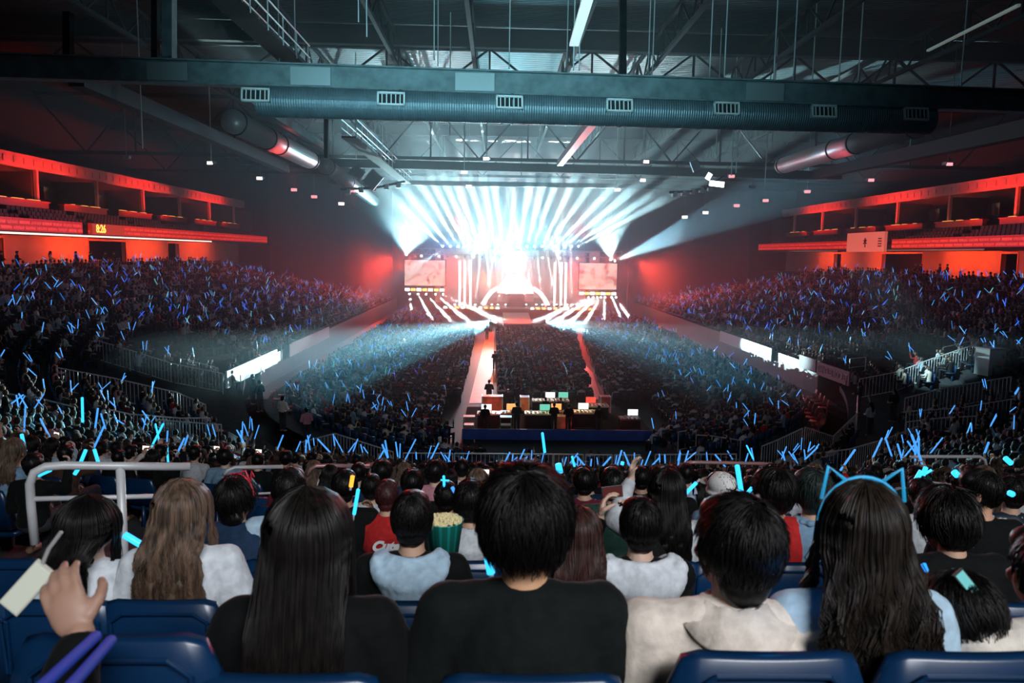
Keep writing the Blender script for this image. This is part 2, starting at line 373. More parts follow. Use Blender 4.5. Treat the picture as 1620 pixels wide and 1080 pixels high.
def ribbons(sg, bx, X, nm):
    segs = [(37, 62.2), (63.4, 112)] if sg < 0 else [(37, 74.2), (82.5, 112)]
    for i, (a, b) in enumerate(segs):
        MB().box(*bx(19.0, 19.2, a, b, 10.62, 11.5)).build('ribbon_display', m_ribbon, label='red glowing ribbon display, balcony front, %s' % (
            ['left side before the clock', 'left side running from the clock to the stage'] if sg < 0 else ['right side before the white panel with emblem', 'right side beyond the emblem panel'])[i], cat='display')
    o = empty('suite_header', (X(22.4), 76, 16), 0, 'long red-lit header beam above the %s row of suites' % nm, 'beam')
    MB().box((-.25, -40, -.45), (.25, 36, .55)).build('beam', m_head, o)
    for i in range(9):
        y = 36.1 + i * 9.2 - 76 - (1.6 if sg < 0 else 2.2)
        MB().box((-.12, y - .14, -3.4), (.12, y + .14, -.45)).build('post', m_head, o)
    # small tabs hung along the header
    tb = MB()
    for i in range(60): tb.box((-.3 * sg - .02, -39.6 + i * 1.25, -.2), (-.3 * sg + .02, -39.1 + i * 1.25, .25))
    tb.build('bracket', m_head, o, kind='stuff')
    # linear light strips
    lst = [(38, 60), (60.2, 66), (66.2, 80), (80.2, 90)] if sg < 0 else [(60, 75), (86, 100)]
    for i, (a, b) in enumerate(lst):
        MB().box(*bx(18.95, 19.06, a, b, 10.38, 10.5)).build('light_strip', emat('white_strip_%d' % sg, (1, .62, .5), 2.4 if sg < 0 else .12), label='long white light strip under the %s balcony, length %s from the near end' % (nm, ['one', 'two', 'three', 'four'][i]), cat='light')
    # orange-red light inside the concourse
    for y in (44, 56, 68, 82, 96):
        lamp('AREA', 'concourse_light', (X(20.5), y, 10.3), (X(23.4), y, 8.2), 420 if y > 60 else 160, (1, .07, .012), shape='RECTANGLE', size=8, size_y=.3)
    for y in (44, 62, 80, 98):  # added area lamps that redden the suite header
        lamp('AREA', 'header_wash', (X(19.4), y, 12.0), (X(22.4), y, 16), 420, (1, .035, .02), shape='RECTANGLE', size=10, size_y=.3, spread=R(85))
    # suite counters with warm lamps
    for i in range(8):
        y = 40.7 + i * 9.2
        c = empty('suite_counter', (X(22.0), y, 13.0), 0, 'dark counter with warm lamps, %s suite of the %s balcony from near end' % (('first', 'second', 'third', 'fourth', 'fifth', 'sixth', 'seventh', 'eighth')[i], nm), 'counter')
        MB().box((-.3, -3.6, 0), (.3, 3.6, .1)).box((-.2, -3.5, -.45), (.2, 3.5, 0)).build('top', mat('red_counter', (.35, .06, .05), .4), c)
        for k in range(3):
            MB().box((-.1, -2.4 + k * 2 + random.uniform(-.5, .5), .1), (.1, -1.6 + k * 2.1, .17)).build('lamp', emat('warm_lamp', (1, .35, .08), random.choice((1.5, 3))), c)
        MB().box((2.9 * 1 if sg > 0 else -3.5, -.9, .6), (3.5 if sg > 0 else -2.9, .9, 1.7)).build('dark_screen', mat('dark_screen', (.01, .01, .012), .3), c)
        if i < 5: lamp('POINT', 'suite_lamp', (X(24.2), y, 14.6), None, 5, (1, .6, .3), shadow_soft_size=.3)
ribbons(-1, bxL, XL, 'left'); ribbons(1, bxR, XR, 'right')
# clock
ck = empty('clock_display', (XL(18.95), 64.2, 11.06), 0, 'orange digital clock reading 8:26 on the left balcony front', 'clock')
MB().box((-.1, -.8, -.42), (.1, 4.6, .42)).build('case', mat('clock_case', (.05, .01, .01), .5, emit=(1, .05, .01), es=.35, sample=False), ck)
t = text_mesh('8:26', .92, 'digits', emat('amber_digits', (1, .42, .06), 3), ck, .01, bold=.015)
t.matrix_local = frame_M((.13, .55, 0), (0, 1, 0), (1, 0, 0))
# emblem panel on the right balcony
ep = empty('emblem_panel', (XR(18.8), 78.4, 11.05), 0, 'pale red-lit panel with a dark flower-like emblem on the right balcony front', 'sign')
MB().box((-.15, -3.4, -.75), (.15, 4.6, 1.25)).build('panel', mat('emblem_panel_face', (.8, .5, .45), .5, emit=(1, .18, .12), es=.55, sample=False), ep)
em = MB()
for a in (90, 150, 30, 205, 335): em.bar((-.2, .4, .25), (-.2, .4 + .36 * math.cos(R(a)), .25 + .42 * math.sin(R(a))), .03, .16, up=Vector((1, 0, 0)))
em.bar((-.2, .4, .25), (-.2, .4, -.3), .03, .1, up=Vector((1, 0, 0))).build('emblem', mat('emblem_dark', (.12, .02, .02), .6), ep)
for i, z in enumerate((.5, .25, 0, -.25)): MB().box((-.18, -2.9, z), (-.15, -2.2, z + .12)).build('caption', mat('emblem_dark', (.12, .02, .02)), ep)
# lounge seat blocks in the upper tier (grey lit seat rows) are individual slanted rows
m_useat = mat('grey_upper_seat', (.045, .05, .06), .6, vary=.2, scale=3)
for sg, X, nm in ((-1, XL, 'left'), (1, XR, 'right')):
    for k in range(3):
        mb = MB()
        for i in range(130):
            y = 38 + i * .56
            if (i % 16) in (0, 1): continue
            z = 10.95 + k * .35; x = X(19.75 + k * .8)
            mb.box((x - .2, y - .22, z + .38), (x + .2, y + .22, z + .44)); mb.box((x + sg * .18, y - .22, z + .42), (x + sg * .26, y + .22, z + .85))
        mb.build('upper_seats', m_useat, kind='stuff', label='row %d of folded grey seats behind the %s balcony front' % (k + 1, nm), cat='seats')
# ------------------------------------------------------------------ roof steel
def beam_obj(name, p, q, w, h, m, label, cat='beam', group=None):
    p = Vector(p); q = Vector(q); c = (p + q) / 2
    o = MB().bar(p - c, q - c, w, h).build(name, m, label=label, cat=cat, group=group); o.location = c; return o
g0, g1 = at(-160, 99, 31.0), at(1780, 166, 33.5)
mg = empty('main_girder', (g0 + g1) / 2, 0, 'deep grey steel girder crossing the whole roof above the round duct', 'girder')
gp, gq = g0 - (g0 + g1) / 2, g1 - (g0 + g1) / 2
MB().bar(gp, gq, .18, .85).build('web', m_steel, mg)
for s_ in (-1, 1): MB().bar(gp + Vector((0, 0, s_ * .44)), gq + Vector((0, 0, s_ * .44)), .6, .06).build('flange', m_steel, mg)
for tt in (.2, .31, .44, .68):
    c = gp.lerp(gq, tt); MB().bar(c + Vector((-.8, -.12, 0)), c + Vector((.8, -.12, .0)), .03, .7).build('splice_plate', mat('splice_plate', (.3, .34, .35), .4, .4), mg)
# round spiral duct with grilles
d0, d1 = at(408, 160, 31.6), at(1470, 190, 33.4)
du = empty('round_air_duct', (d0 + d1) / 2, 0, 'big round grey air duct with white grilles below the main girder', 'duct')
dc = (d0 + d1) / 2; nrm = (d1 - d0).normalized()
m_duct = mat('spiral_duct', (.15, .2, .23), .42, .45, vary=.12, scale=2)
def duct_nodes():
    nt, b = nodes(m_duct); N, L = nt.nodes, nt.links
    tc = N.new('ShaderNodeTexCoord'); w = N.new('ShaderNodeTexWave'); w.bands_direction = 'X'; w.inputs['Scale'].default_value = 3.2; L.new(tc.outputs['Object'], w.inputs[0])
    bp = N.new('ShaderNodeBump'); bp.inputs['Strength'].default_value = .5; bp.inputs['Distance'].default_value = .03; L.new(w.outputs['Fac'], bp.inputs['Height']); L.new(bp.outputs[0], b.inputs['Normal'])
duct_nodes()
MB().tube([d0 - dc, d1 - dc], .62, 28).build('pipe', m_duct, du, smooth=False)
for tt in (.07, .2, .36, .52, .64, .78, .9):
    c = (d0 - dc).lerp(d1 - dc, tt); MB().tube([c - nrm * .04, c + nrm * .04], .645, 28).build('collar', m_duct, du)
for px, py in ((412, 143), (609, 149), (786, 154), (955, 157), (1124, 167), (1281, 176), (1433, 183)):
    tt = (px - 408) / (1470 - 408.); c = (d0 - dc).lerp(d1 - dc, tt); up = Vector((0, 0, 1))
    outv = (Vector((0, -1, .18))).normalized(); base = c + outv * .6
    M = frame_M(base, nrm, outv)
    g = MB().box((-.55, -.27, -.02), (.55, -.2, .12), M).box((-.55, .2, -.02), (.55, .27, .12), M).box((-.55, -.27, -.02), (-.48, .27, .12), M).box((.48, -.27, -.02), (.55, .27, .12), M)
    gr = g.build('grille', mat('grille_white', (.6, .62, .62), .4), du)
    MB().box((-.48, -.2, 0), (.48, .2, .03), M).build('dark_back', mat('grille_dark', (.01, .012, .014), .8), gr)
    b_ = MB()
    for k in range(5): b_.box((-.36 + k * .18 - .02, -.2, .02), (-.36 + k * .18 + .02, .2, .09), M)
    b_.build('louvre', mat('grille_white', (.6, .62, .62)), gr)
m_dst2 = mat('cross_steel', (.04, .055, .06), .85, 0, vary=.2, scale=3, spec=.15)
# further cross girders
beam_obj('cross_girder', at(380, 254, 70), at(1330, 278, 72), .5, .75, m_dst2, 'teal-lit cross girder beyond the duct, carrying the catwalk end')
beam_obj('cross_girder', at(520, 287, 86), at(1350, 300, 88), .4, .5, m_dst2, 'thinner far cross girder just above the white light haze')
beam_obj('roof_girder', (-44, 50, 23.3), (50, 52, 23.3), .5, 1.2, m_dsteel, 'dark solid girder under the roof deck above the duct')
beam_obj('roof_girder', (-44, 88, 23.3), (50, 88, 23.3), .5, 1.2, m_dsteel, 'farthest solid girder under the roof deck')
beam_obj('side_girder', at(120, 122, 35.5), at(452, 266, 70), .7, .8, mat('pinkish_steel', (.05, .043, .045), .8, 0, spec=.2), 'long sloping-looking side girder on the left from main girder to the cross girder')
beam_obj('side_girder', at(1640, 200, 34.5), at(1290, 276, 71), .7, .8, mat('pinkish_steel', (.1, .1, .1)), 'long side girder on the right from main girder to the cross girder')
beam_obj('catwalk_girder', at(385, 150, 38), at(510, 232, 56), .4, .5, m_steel, 'short side girder between the red-lit duct and the catwalk')
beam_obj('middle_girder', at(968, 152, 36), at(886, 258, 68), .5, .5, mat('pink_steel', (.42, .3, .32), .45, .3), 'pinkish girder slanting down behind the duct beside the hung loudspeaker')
# columns / hangers
for px, y0, y1, Y, w, lab in ((268, -60, 98, 32, .5, 'pale vertical steel post left above the main girder'), (108, 20, 92, 32.5, .35, 'dim vertical post above the girder far left'),
                              (985, -60, 118, 32.5, .35, 'dark vertical steel post above the girder beside the white bar'), (246, -60, 98, 33, .3, 'thin dark post beside the pale vertical post'),
                              (516, 176, 250, 50, .3, 'grey post at the catwalk end under the duct')):
    beam_obj('steel_post', at(px, y0, Y), at(px, y1, Y), w, w * .8, m_steel if w > .4 else m_dsteel, lab, 'post')
# trusses
def truss(name, p, q, h, n, m, label, r=.09):
    p = Vector(p); q = Vector(q); c = (p + q) / 2; o = empty(name, c, 0, label, 'truss'); p = p - c; q = q - c; U = Vector((0, 0, h))
    MB().bar(p, q, r * 2.2, r * 2.2).build('chord', m, o); MB().bar(p + U, q + U, r * 2.2, r * 2.2).build('chord', m, o)
    for i in range(n):
        a = p.lerp(q, i / n); b = p.lerp(q, (i + 1) / n); mid = (a + b) / 2
        MB().bar(a + U, mid, r, r).build('brace', m, o); MB().bar(mid, b + U, r, r).build('brace', m, o)
        if i: MB().bar(a, a + U, r, r).build('brace', m, o)
    return o
truss('roof_truss', (-42, 53, 20.6), (48, 53, 20.6), 2.6, 13, m_dsteel, 'roof truss with long diagonals right above the main girder', .13)
truss('roof_truss', (-42, 72, 18.2), (48, 72, 18.2), 5.2, 10, m_dsteel, 'deep roof truss standing on the teal-lit cross girder', .14)
truss('roof_truss', (-42, 89, 18.4), (48, 89, 18.4), 4.6, 10, m_dsteel, 'far roof truss half lost in white haze', .12)
for i, (x, lab) in enumerate(((-21, 'outermost left'), (-12.5, 'second from the left'), (-6.5, 'third from the left'), (-1.5, 'left of the white bar'), (4.6, 'behind the white bar'), (10, 'right of the white bar'), (17, 'second from the right'), (26, 'outermost right'))):
    truss('lengthwise_truss', (x, 30, 21.6), (x * 1.02 + .3, 100, 21.6), 1.7, 16, m_dsteel, 'lengthwise roof truss under the deck, %s' % lab, .1)
# white bar, side fluorescent line
beam_obj('light_bar', at(908, 71, 29), at(938, -30, 23), .34, .1, mat('white_bar', (.8, .85, .85), .4, emit=(.8, .95, 1), es=.55), 'bright white bar slanting down from the top edge of the roof', 'light')
beam_obj('light_bar', at(1468, 80, 40), at(1612, 8, 31), .14, .1, mat('dim_bar', (.5, .55, .52), .4, emit=(.6, .8, .7), es=.12), 'dim white rail line in the dark upper right roof', 'light')
# red-lit side ducts
def side_duct(p, q, r, label, m, col):
    p = Vector(p); q = Vector(q); c = (p + q) / 2; o = empty('spiral_duct', c, 0, label, 'duct')
    MB().tube([p - c, q - c], r, 24).build('pipe', m, o, smooth=True)
    for t_ in (.02, .35, .5, .98):
        a = (p - c).lerp(q - c, t_); dn = (q - p).normalized() * .08
        MB().tube([a - dn, a + dn], r * 1.06, 24).build('hoop', m_dsteel, o)
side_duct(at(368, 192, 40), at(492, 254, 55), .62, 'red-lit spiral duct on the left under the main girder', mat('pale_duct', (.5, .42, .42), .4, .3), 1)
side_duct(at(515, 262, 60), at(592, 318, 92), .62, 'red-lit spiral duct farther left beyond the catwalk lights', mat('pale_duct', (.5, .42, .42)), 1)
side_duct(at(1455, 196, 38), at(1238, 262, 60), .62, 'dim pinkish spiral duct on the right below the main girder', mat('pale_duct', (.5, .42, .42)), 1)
lamp('SPOT', 'duct_red_light', at(470, 300, 46), at(440, 225, 47), 900, (1, .1, .1), spot_size=R(70), spot_blend=1)
lamp('SPOT', 'duct_red_light', at(560, 330, 74), at(550, 290, 74), 1600, (1, .1, .1), spot_size=R(80), spot_blend=1)
lamp('SPOT', 'duct_red_light', at(1300, 290, 46), at(1340, 230, 48), 500, (1, .15, .2), spot_size=R(80), spot_blend=1)
# catwalk with white rails
def catwalk(x, y0, y1, z, label):
    o = empty('catwalk', (x, (y0 + y1) / 2, z), 0, label, 'catwalk'); h = (y1 - y0) / 2
    MB().box((-.5, -h, -.1), (.5, h, 0)).build('deck', m_dsteel, o)
    for sx in (-.5, .5):
        for zz in (.55, 1.1): MB().tube([(sx, -h, zz), (sx, h, zz)], .035, 6).build('rail', mat('white_rail', (.7, .72, .72), .35, .2), o)
        n = int(2 * h / 2.2)
        for k in range(n + 1): MB().tube([(sx, -h + k * 2.2, -.1), (sx, -h + k * 2.2, 1.1)], .03, 6).build('stanchion', mat('white_rail', (.7, .72, .72)), o)
    return o
catwalk(-9.6, 25, 38.5, 18.3, 'white-railed catwalk rising above the main girder on the left')
catwalk(-9.6, 51, 84, 17.0, 'white-railed catwalk running back behind the duct on the left')
lamp('SPOT', 'catwalk_light', (-3, 36, 14.5), (-9.6, 30, 19), 1500, (.75, .95, .95), spot_size=R(60), spot_blend=1)
lamp('SPOT', 'catwalk_light', (-4, 66, 13.5), (-9.6, 60, 18), 1500, (.75, .95, .95), spot_size=R(60), spot_blend=1)
# hanging rods
m_rod = mat('bright_rod', (.75, .8, .8), .3, .3)
RODS = [(440, 0, 100, 36), (466, 8, 100, 37), (567, 5, 35, 33), (580, 18, 58, 33), (687, 0, 95, 38), (693, 38, 105, 42), (807, 0, 110, 38), (1125, 65, 126, 36), (1150, 28, 126, 36), (1227, 68, 130, 36), (1260, 33, 130, 36),
        (1330, 82, 133, 36), (1366, 0, 128, 37), (1523, 95, 138, 36), (1135, 192, 250, 50), (1161, 193, 278, 56), (1168, 196, 274, 56), (1215, 196, 300, 60), (1222, 215, 236, 50), (1281, 198, 210, 44), (1020, 190, 250, 60), (770, 178, 245, 62), (735, 200, 268, 66),
        (563, 175, 250, 58), (605, 175, 240, 60), (712, 175, 215, 48), (895, 180, 200, 42), (1035, 30, 120, 40), (1027, 70, 120, 40), (908, 72, 112, 34), (917, 70, 112, 35), (223, 165, 235, 40), (333, 215, 255, 60), (976, 250, 300, 75)]
for i, (x, y0, y1, Y) in enumerate(RODS):
    p, q = at(x, y0, Y), at(x, y1, Y); c = (p + q) / 2; p.z = 24; q = Vector((p.x, p.y, q.z)); c = (p + q) / 2
    o = MB().tube([p - c, q - c], .028 if Y < 45 else .035, 6).build('hanging_rod', m_rod, label='thin bright rods hanging from the roof trusses', cat='rod', group='thin hanging rods'); o.location = c
# pendant lights
m_lamp = emat('pendant_white', (1, .9, .85), 2.2); m_lampr = emat('pendant_red', (1, .35, .4), 1.5); m_lampd = mat('pendant_body', (.3, .3, .32), .5)
PL = [(335, 258, 66, 0, 'farthest left of the hung lamps'), (412, 282, 78, 0, 'brightest warm one over the left stand'), (466, 300, 90, 1, 'third along the left line'), (497, 311, 98, 1, 'fourth along the left line'), (540, 322, 100, 0, 'end of the left line beside the duct'),
      (200, 250, 55, 2, 'unlit one in the dark far left'), (770, 251, 62, 0, 'alone in the middle below the duct'), (735, 272, 72, 0, 'below the cross girder left of the middle'), (742, 295, 82, 0, 'deep in the white haze'), (1020, 256, 60, 0, 'right of the pink girder above the cross girder'),
      (1015, 285, 74, 0, 'directly under the right of the middle cross girder'), (977, 300, 84, 0, 'just right of the white haze'), (1157, 279, 70, 1, 'pink one beside the glaring panel'), (1191, 296, 78, 2, 'dim tilted one right of the glaring panel'), (1165, 325, 98, 1, 'lower pink one over the right stand'),
      (1210, 317, 92, 1, 'pink one nearest the right suites'), (1115, 336, 104, 0, 'low bluish one in the beam'), (1083, 343, 110, 0, 'lowest bluish one in the beam'), (1277, 303, 80, 1, 'red one above the emblem panel'), (1376, 285, 66, 1, 'red flat one in the dark right'), (1499, 260, 50, 1, 'red one farthest right'), (950, 315, 95, 0, 'faint one in the right haze')]
for x, y, Y, k, lab in PL:
    p = at(x, y, Y); s_ = Y / 1200.; o = empty('pendant_lamp', p, random.uniform(-.3, .3), 'small square hung arena lamp, %s' % lab, 'lamp', 'hung arena lamps')
    w = 5.2 * s_
    MB().box((-w, -.3, -.02), (w, .3, .16)).build('housing', m_lampd, o)
    MB().box((-w * .85, -.32, -w * .5), (w * .85, -.22, w * .35)).build('lens', (m_lamp, m_lampr, m_lampd)[k], o)
    MB().tube([(0, 0, .1), (0, 0, 24 - p.z)], .02, 5).build('cable', m_lampd, o)
# hung loudspeaker by the pink girder and line of stage fixtures
sp = empty('hung_loudspeaker', at(973, 180, 36), .1, 'dark red-black loudspeaker box hung below the main girder', 'loudspeaker')
MB().box((-.3, -.3, -.5), (.3, .3, .45)).build('cabinet', mat('speaker_black', (.03, .02, .022), .6), sp)
MB().box((-.26, -.32, -.45), (.26, -.3, .4)).build('grille', mat('speaker_grille', (.015, .012, .013), .8), sp)
MB().bar((-.25, 0, .45), (.25, 0, .75), .05).build('bracket', m_rail, sp)
for (x, y, Y, w, h, rot, lab) in ((565, 272, 60, 1.0, .8, .6, 'leftmost of the angled panels hung near the catwalk'), (590, 284, 62, 1.1, 1.3, .7, 'dark square angled panel hung near the catwalk'), (1100, 262, 58, .6, .8, -.4, 'dark angled panel above the glaring right panel')):
    o = MB().box((-w / 2, -.1, -h / 2), (w / 2, .1, h / 2), Matrix.Rotation(rot, 4, 'Y')).build('acoustic_panel', mat('panel_grey', (.2, .21, .24), .5), label=lab, cat='panel'); o.location = at(x, y, Y)
o = empty('projector_panel', at(1133, 290, 62), 0, 'glaring white floodlight panel hung on the right above the blue beam', 'light')
MB().box((-.55, -.05, -.25), (.65, .05, .18), Matrix.Rotation(.1, 4, 'Y')).build('lens', emat('flood_white', (.85, 1, 1), 4), o); MB().box((-1.0, -.05, -.1), (-.62, .05, .45), Matrix.Rotation(.5, 4, 'Y')).build('side_lens', emat('flood_white', (.85, 1, 1), 4), o)
MB().bar((-.8, .1, -.3), (.6, .1, .6), .12).build('housing', m_dsteel, o)
# curved lighting trusses either side (arc with rigs)
for sgn, px0, px1, yy, lab in ((-1, 540, 640, 293, 'curved dark lighting truss on the left under the catwalk'), (1, 1060, 1130, 298, 'dark lighting truss on the right under the floodlight panel')):
    a, b = at(px0, yy + 6, 66), at(px1, yy - 6, 70); c = (a + b) / 2; o = empty('lighting_truss', c, 0, lab, 'truss')
    MB().tube([a - c, (a + b) / 2 - c + Vector((0, 0, -.25)), b - c], .12, 6).build('chord', m_dsteel, o)
    for k in range(5):
        q = (a - c).lerp(b - c, (k + .5) / 5); MB().box((-.2, -.2, -.5), (.2, .2, -.05)).build('lamp_head', m_lampd, o).location = q
# ------------------------------------------------------------------ stage
m_deck = mat('stage_deck', (.5, .35, .33), .35, vary=.1)
m_fascia = mat('stage_front', (.25, .06, .05), .5, vary=.2)
sA, sB = at(700, 487, 105), at(938, 490, 105)
so = empty('stage', (CX, 110, 0), 0, 'wide red-lit concert stage with a strip of orange lamps along its front edge', 'stage')
MB().box((sA.x - CX, -5, 0), (sB.x - CX + 1, 8, 1.9)).build('deck', m_fascia, so)
MB().box((sA.x - CX, -5.02, 1.9), (sB.x - CX + 1, 8, 2.0)).build('floor', m_deck, so)
m_orange = emat('orange_lamp', (1, .38, .08), 6); m_hot = emat('white_lamp', (1, .9, .8), 12)
n = 26
for i in range(n):
    x = sA.x - CX + (sB.x - sA.x) * (i + .5) / n
    if abs(x + CX - at(813, 487, 105).x) < 1.9: continue
    MB().box((x - .22, -5.15, 1.95), (x + .22, -5.0, 2.2)).build('edge_lamp', m_orange if i % 3 else m_hot, so)
for i in range(3): MB().box((-7 + i * .0, 2 + i, 2), (7.5, 8, 2.25 + i * .3)).build('riser', m_deck, so)
# backdrop LED wall
bd = empty('led_backdrop', (CX, 117, 0), 0, 'huge dark-red glowing backdrop wall behind the stage', 'screen')
def bd_mat():
    m = bpy.data.materials.new('led_backdrop'); nt, b = nodes(m); N, L = nt.nodes, nt.links
    tc = N.new('ShaderNodeTexCoord'); nz = N.new('ShaderNodeTexNoise'); nz.inputs['Scale'].default_value = .35; nz.inputs['Detail'].default_value = 3
    mp = N.new('ShaderNodeMapping'); mp.inputs['Scale'].default_value = (1, 1, .25); L.new(tc.outputs['Object'], mp.inputs[0]); L.new(mp.outputs[0], nz.inputs[0])
    cr = N.new('ShaderNodeValToRGB'); cr.color_ramp.elements[0].position = .35; cr.color_ramp.elements[1].position = .7
    cr.color_ramp.elements[0].color = (.16, .01, .03, 1); cr.color_ramp.elements[1].color = (.8, .10, .09, 1); L.new(nz.outputs[0], cr.inputs[0])
    L.new(cr.outputs[0], b.inputs['Emission Color']); b.inputs['Emission Strength'].default_value = .38; return m
MB().box((-12.0, 0, 2), (13.2, .3, 10.2)).build('panel', bd_mat(), bd)
MB().box((-12.2, .3, 0), (13.4, .6, 10.5)).build('frame', m_black, bd)
m_col = emat('led_column', (1, .88, .86), 6)
for i, px in enumerate((727, 735, 744, 877, 887, 894)):
    p = at(px, 484, 112); o = MB().tube([(0, 0, 0), (0, 0, 6.4)], .16, 8).build('glow_tube', m_col, label='tall white glowing column on the stage, %s of the %s trio' % (('outer', 'middle', 'inner', 'inner', 'middle', 'outer')[i], 'left' if i < 3 else 'right'), cat='light', group='white stage light columns'); o.location = (p.x, 112, 2.0)
# pale domed centre piece with arch ribs
dm = empty('stage_dome', (at(815, 485, 113).x, 113, 2), 0, 'white glowing domed centrepiece with side wings in the middle of the stage', 'stage set')
m_dome = mat('dome_white', (.8, .75, .75), .5, emit=(1, .85, .84), es=2.2)
prof = [(2.7 * math.cos(a), 1.6 + 2.9 * math.sin(a)) for a in [i * math.pi / 16 for i in range(9)]]
MB().lathe(prof, (0, 0, 0), 24).build('dome', m_dome, dm, smooth=True)
MB().lathe([(2.9, 0), (2.9, .5), (2.75, .6), (2.7, 1.6), (2.85, 1.7), (2.7, 1.8)], (0, 0, 0), 24).build('drum', m_deck, dm)
for s_ in (-1, 1):
    MB().tube([(s_ * 2.6, -.6, 2.6), (s_ * 3.6, -.8, 1.9), (s_ * 4.3, -1, 1.0), (s_ * 4.8, -1.1, 0)], [.3, .35, .35, .4], 8).build('wing', m_dome, dm, smooth=True)
for k in range(4): MB().box((-1.4 + k * .15, -4.4 + k * .5, 0), (1.4 - k * .15, -2, .3 * (k + 1))).build('step', m_deck, dm)
# overhead stage truss with lamps
ta, tb = at(640, 398, 106), at(985, 404, 106)
tr = truss('stage_truss', (ta.x, 106, ta.z - .3), (tb.x, 106, tb.z - .3), .8, 26, m_rail, 'bright overhead lighting truss spanning above the stage', .06)
for i in range(24):
    x = -14 + i * 1.2; MB().box((x - .12, -.2, -.35), (x + .12, .1, -.1)).build('lamp_head', m_hot if i % 2 else m_lampd, tr)
for px in (700, 930):
    p = at(px, 400, 107); o = MB().box((-.2, -.2, 0), (.2, .2, p.z)).build('truss_tower', m_dsteel, label='dark tower carrying the %s end of the stage truss' % ('left' if px < 800 else 'right'), cat='tower'); o.location = (p.x, 107, 0)
# side screens
def screen(pa, pb, lab, seed):
    a, b = pa, pb; c = (a + b) / 2; w = (b.x - a.x) / 2; h = (a.z - b.z) / 2; o = empty('video_screen', c, 0, lab, 'screen')
    m = bpy.data.materials.new('screen_picture'); nt, bb = nodes(m); N, L = nt.nodes, nt.links
    tc = N.new('ShaderNodeTexCoord'); nz = N.new('ShaderNodeTexNoise'); nz.noise_dimensions = '4D'; nz.inputs['W'].default_value = seed; nz.inputs['Scale'].default_value = 1.3; nz.inputs['Detail'].default_value = 8; L.new(tc.outputs['Object'], nz.inputs[0])
    cr = N.new('ShaderNodeValToRGB'); e = cr.color_ramp.elements; e[0].position = .36; e[0].color = (.5, .08, .06, 1); e[1].position = .52; e[1].color = (1, .72, .62, 1); x = e.new(.44); x.color = (.95, .42, .32, 1)
    L.new(nz.outputs[0], cr.inputs[0]); L.new(cr.outputs[0], bb.inputs['Emission Color']); bb.inputs['Emission Strength'].default_value = 1.15
    MB().box((-w, -.05, -h), (w, .05, h)).build('display', m, o); MB().box((-w - .12, .05, -h - .12), (w + .12, .3, h + .12)).build('frame', m_dsteel, o)
    lb = MB(); 
    for k in range(7):
        x = -w + 2 * w * (k + .5) / 7; MB().box((x - .3, -.3, -h - .75), (x + .3, 0, -h - .4)).build('lamp', m_orange if k % 2 else m_hot, o)
    MB().bar((-w, 0, -h - .35), (w, 0, -h - .35), .15).build('lamp_rail', m_dsteel, o)
    for x in (-w * .7, w * .7): MB().bar((x, .2, h), (x, .2, 23.5 - c.z), .06).build('hanging_cable', m_dsteel, o)
screen(at(640, 411, 106.4), at(704, 452, 106.4), 'left bright pinkish video screen beside the stage', 3)
screen(at(917, 416, 106.4), at(975, 458, 106.4), 'right bright pinkish video screen beside the stage', 8)
for sgn, xx, lab in ((-1, -24, 'left'), (1, 29, 'right')):
    o = MB().box((-9, 0, 0), (9, .3, 22)).build('stage_drape', mat('dark_red_drape', (.10, .02, .025), .9, vary=.3, scale=1), label='tall dark drape masking the %s side of the stage' % lab, cat='curtain'); o.location = (xx, 113, 0)
# runway pad and barriers
rw = empty('runway', (0, 0, 0), 0, 'pale pink raised runway pad in front of the stage, dark red sides', 'runway')
ra, rb, rc, rd = atz(795, 493, 1.5), atz(836, 494, 1.5), atz(842, 512, 1.2), atz(797, 511, 1.2)
ra.y = rb.y = 104.9
v = [rd, rc, rb, ra]; lo = [Vector((p.x, p.y, 0)) for p in v]
MB().add([Vector((p.x, p.y, p.z)) for p in v] + [Vector((p.x, p.y, p.z - .12)) for p in v], [(0, 1, 2, 3), (7, 6, 5, 4), (0, 4, 5, 1), (1, 5, 6, 2), (2, 6, 7, 3), (3, 7, 4, 0)]).build('top', mat('runway_top', (.85, .6, .56), .4), rw)
MB().add([Vector((p.x, p.y, p.z - .12)) for p in v] + lo, [(0, 4, 5, 1), (1, 5, 6, 2), (2, 6, 7, 3), (3, 7, 4, 0)]).build('skirt', m_fascia, rw)
for i, (x0, x1) in enumerate(((742, 784), (866, 930), (932, 985), (690, 740))):
    a, b = atz(x0, 513 - (x1 < 790) * 1, 0), atz(x1, 513 - (x1 < 790) * 1, 0); c = (a + b) / 2
    o = empty('stage_barrier', c, 0, 'white-lit crowd barrier in front of the stage, %s' % ('just left of the runway', 'just right of the runway', 'under the right screen', 'under the left screen')[i], 'barrier')
    MB().bar(a - c + Vector((0, 0, 1.1)), b - c + Vector((0, 0, 1.1)), .12).build('rail', mat('barrier_white', (.8, .8, .82), .4), o)
    MB().bar(a - c + Vector((0, 0, .5)), b - c + Vector((0, 0, .5)), .04, 1.0).build('panel', mat('barrier_white', (.8, .8, .82)), o)
# fixtures at every beam source
m_lens = emat('beam_lens', (.9, .97, 1), 30, sample=False)
for i, (p, q, col) in enumerate(FIX):
    d = (q - p).normalized(); M = frame_M((0, 0, 0), d.cross(Vector((0, 0, 1))), d)
    o = empty('moving_head_light', p, 0, 'small moving stage light throwing one of the shafts', 'stage light', 'moving stage lights')
    MB().box((-.16, -.16, -.55), (.16, .16, -.2), M).build('body', m_dsteel, o)
    MB().tube([M @ Vector((0, 0, -.2)), M @ Vector((0, 0, -.16))], .13, 10).build('lens', m_lens, o)
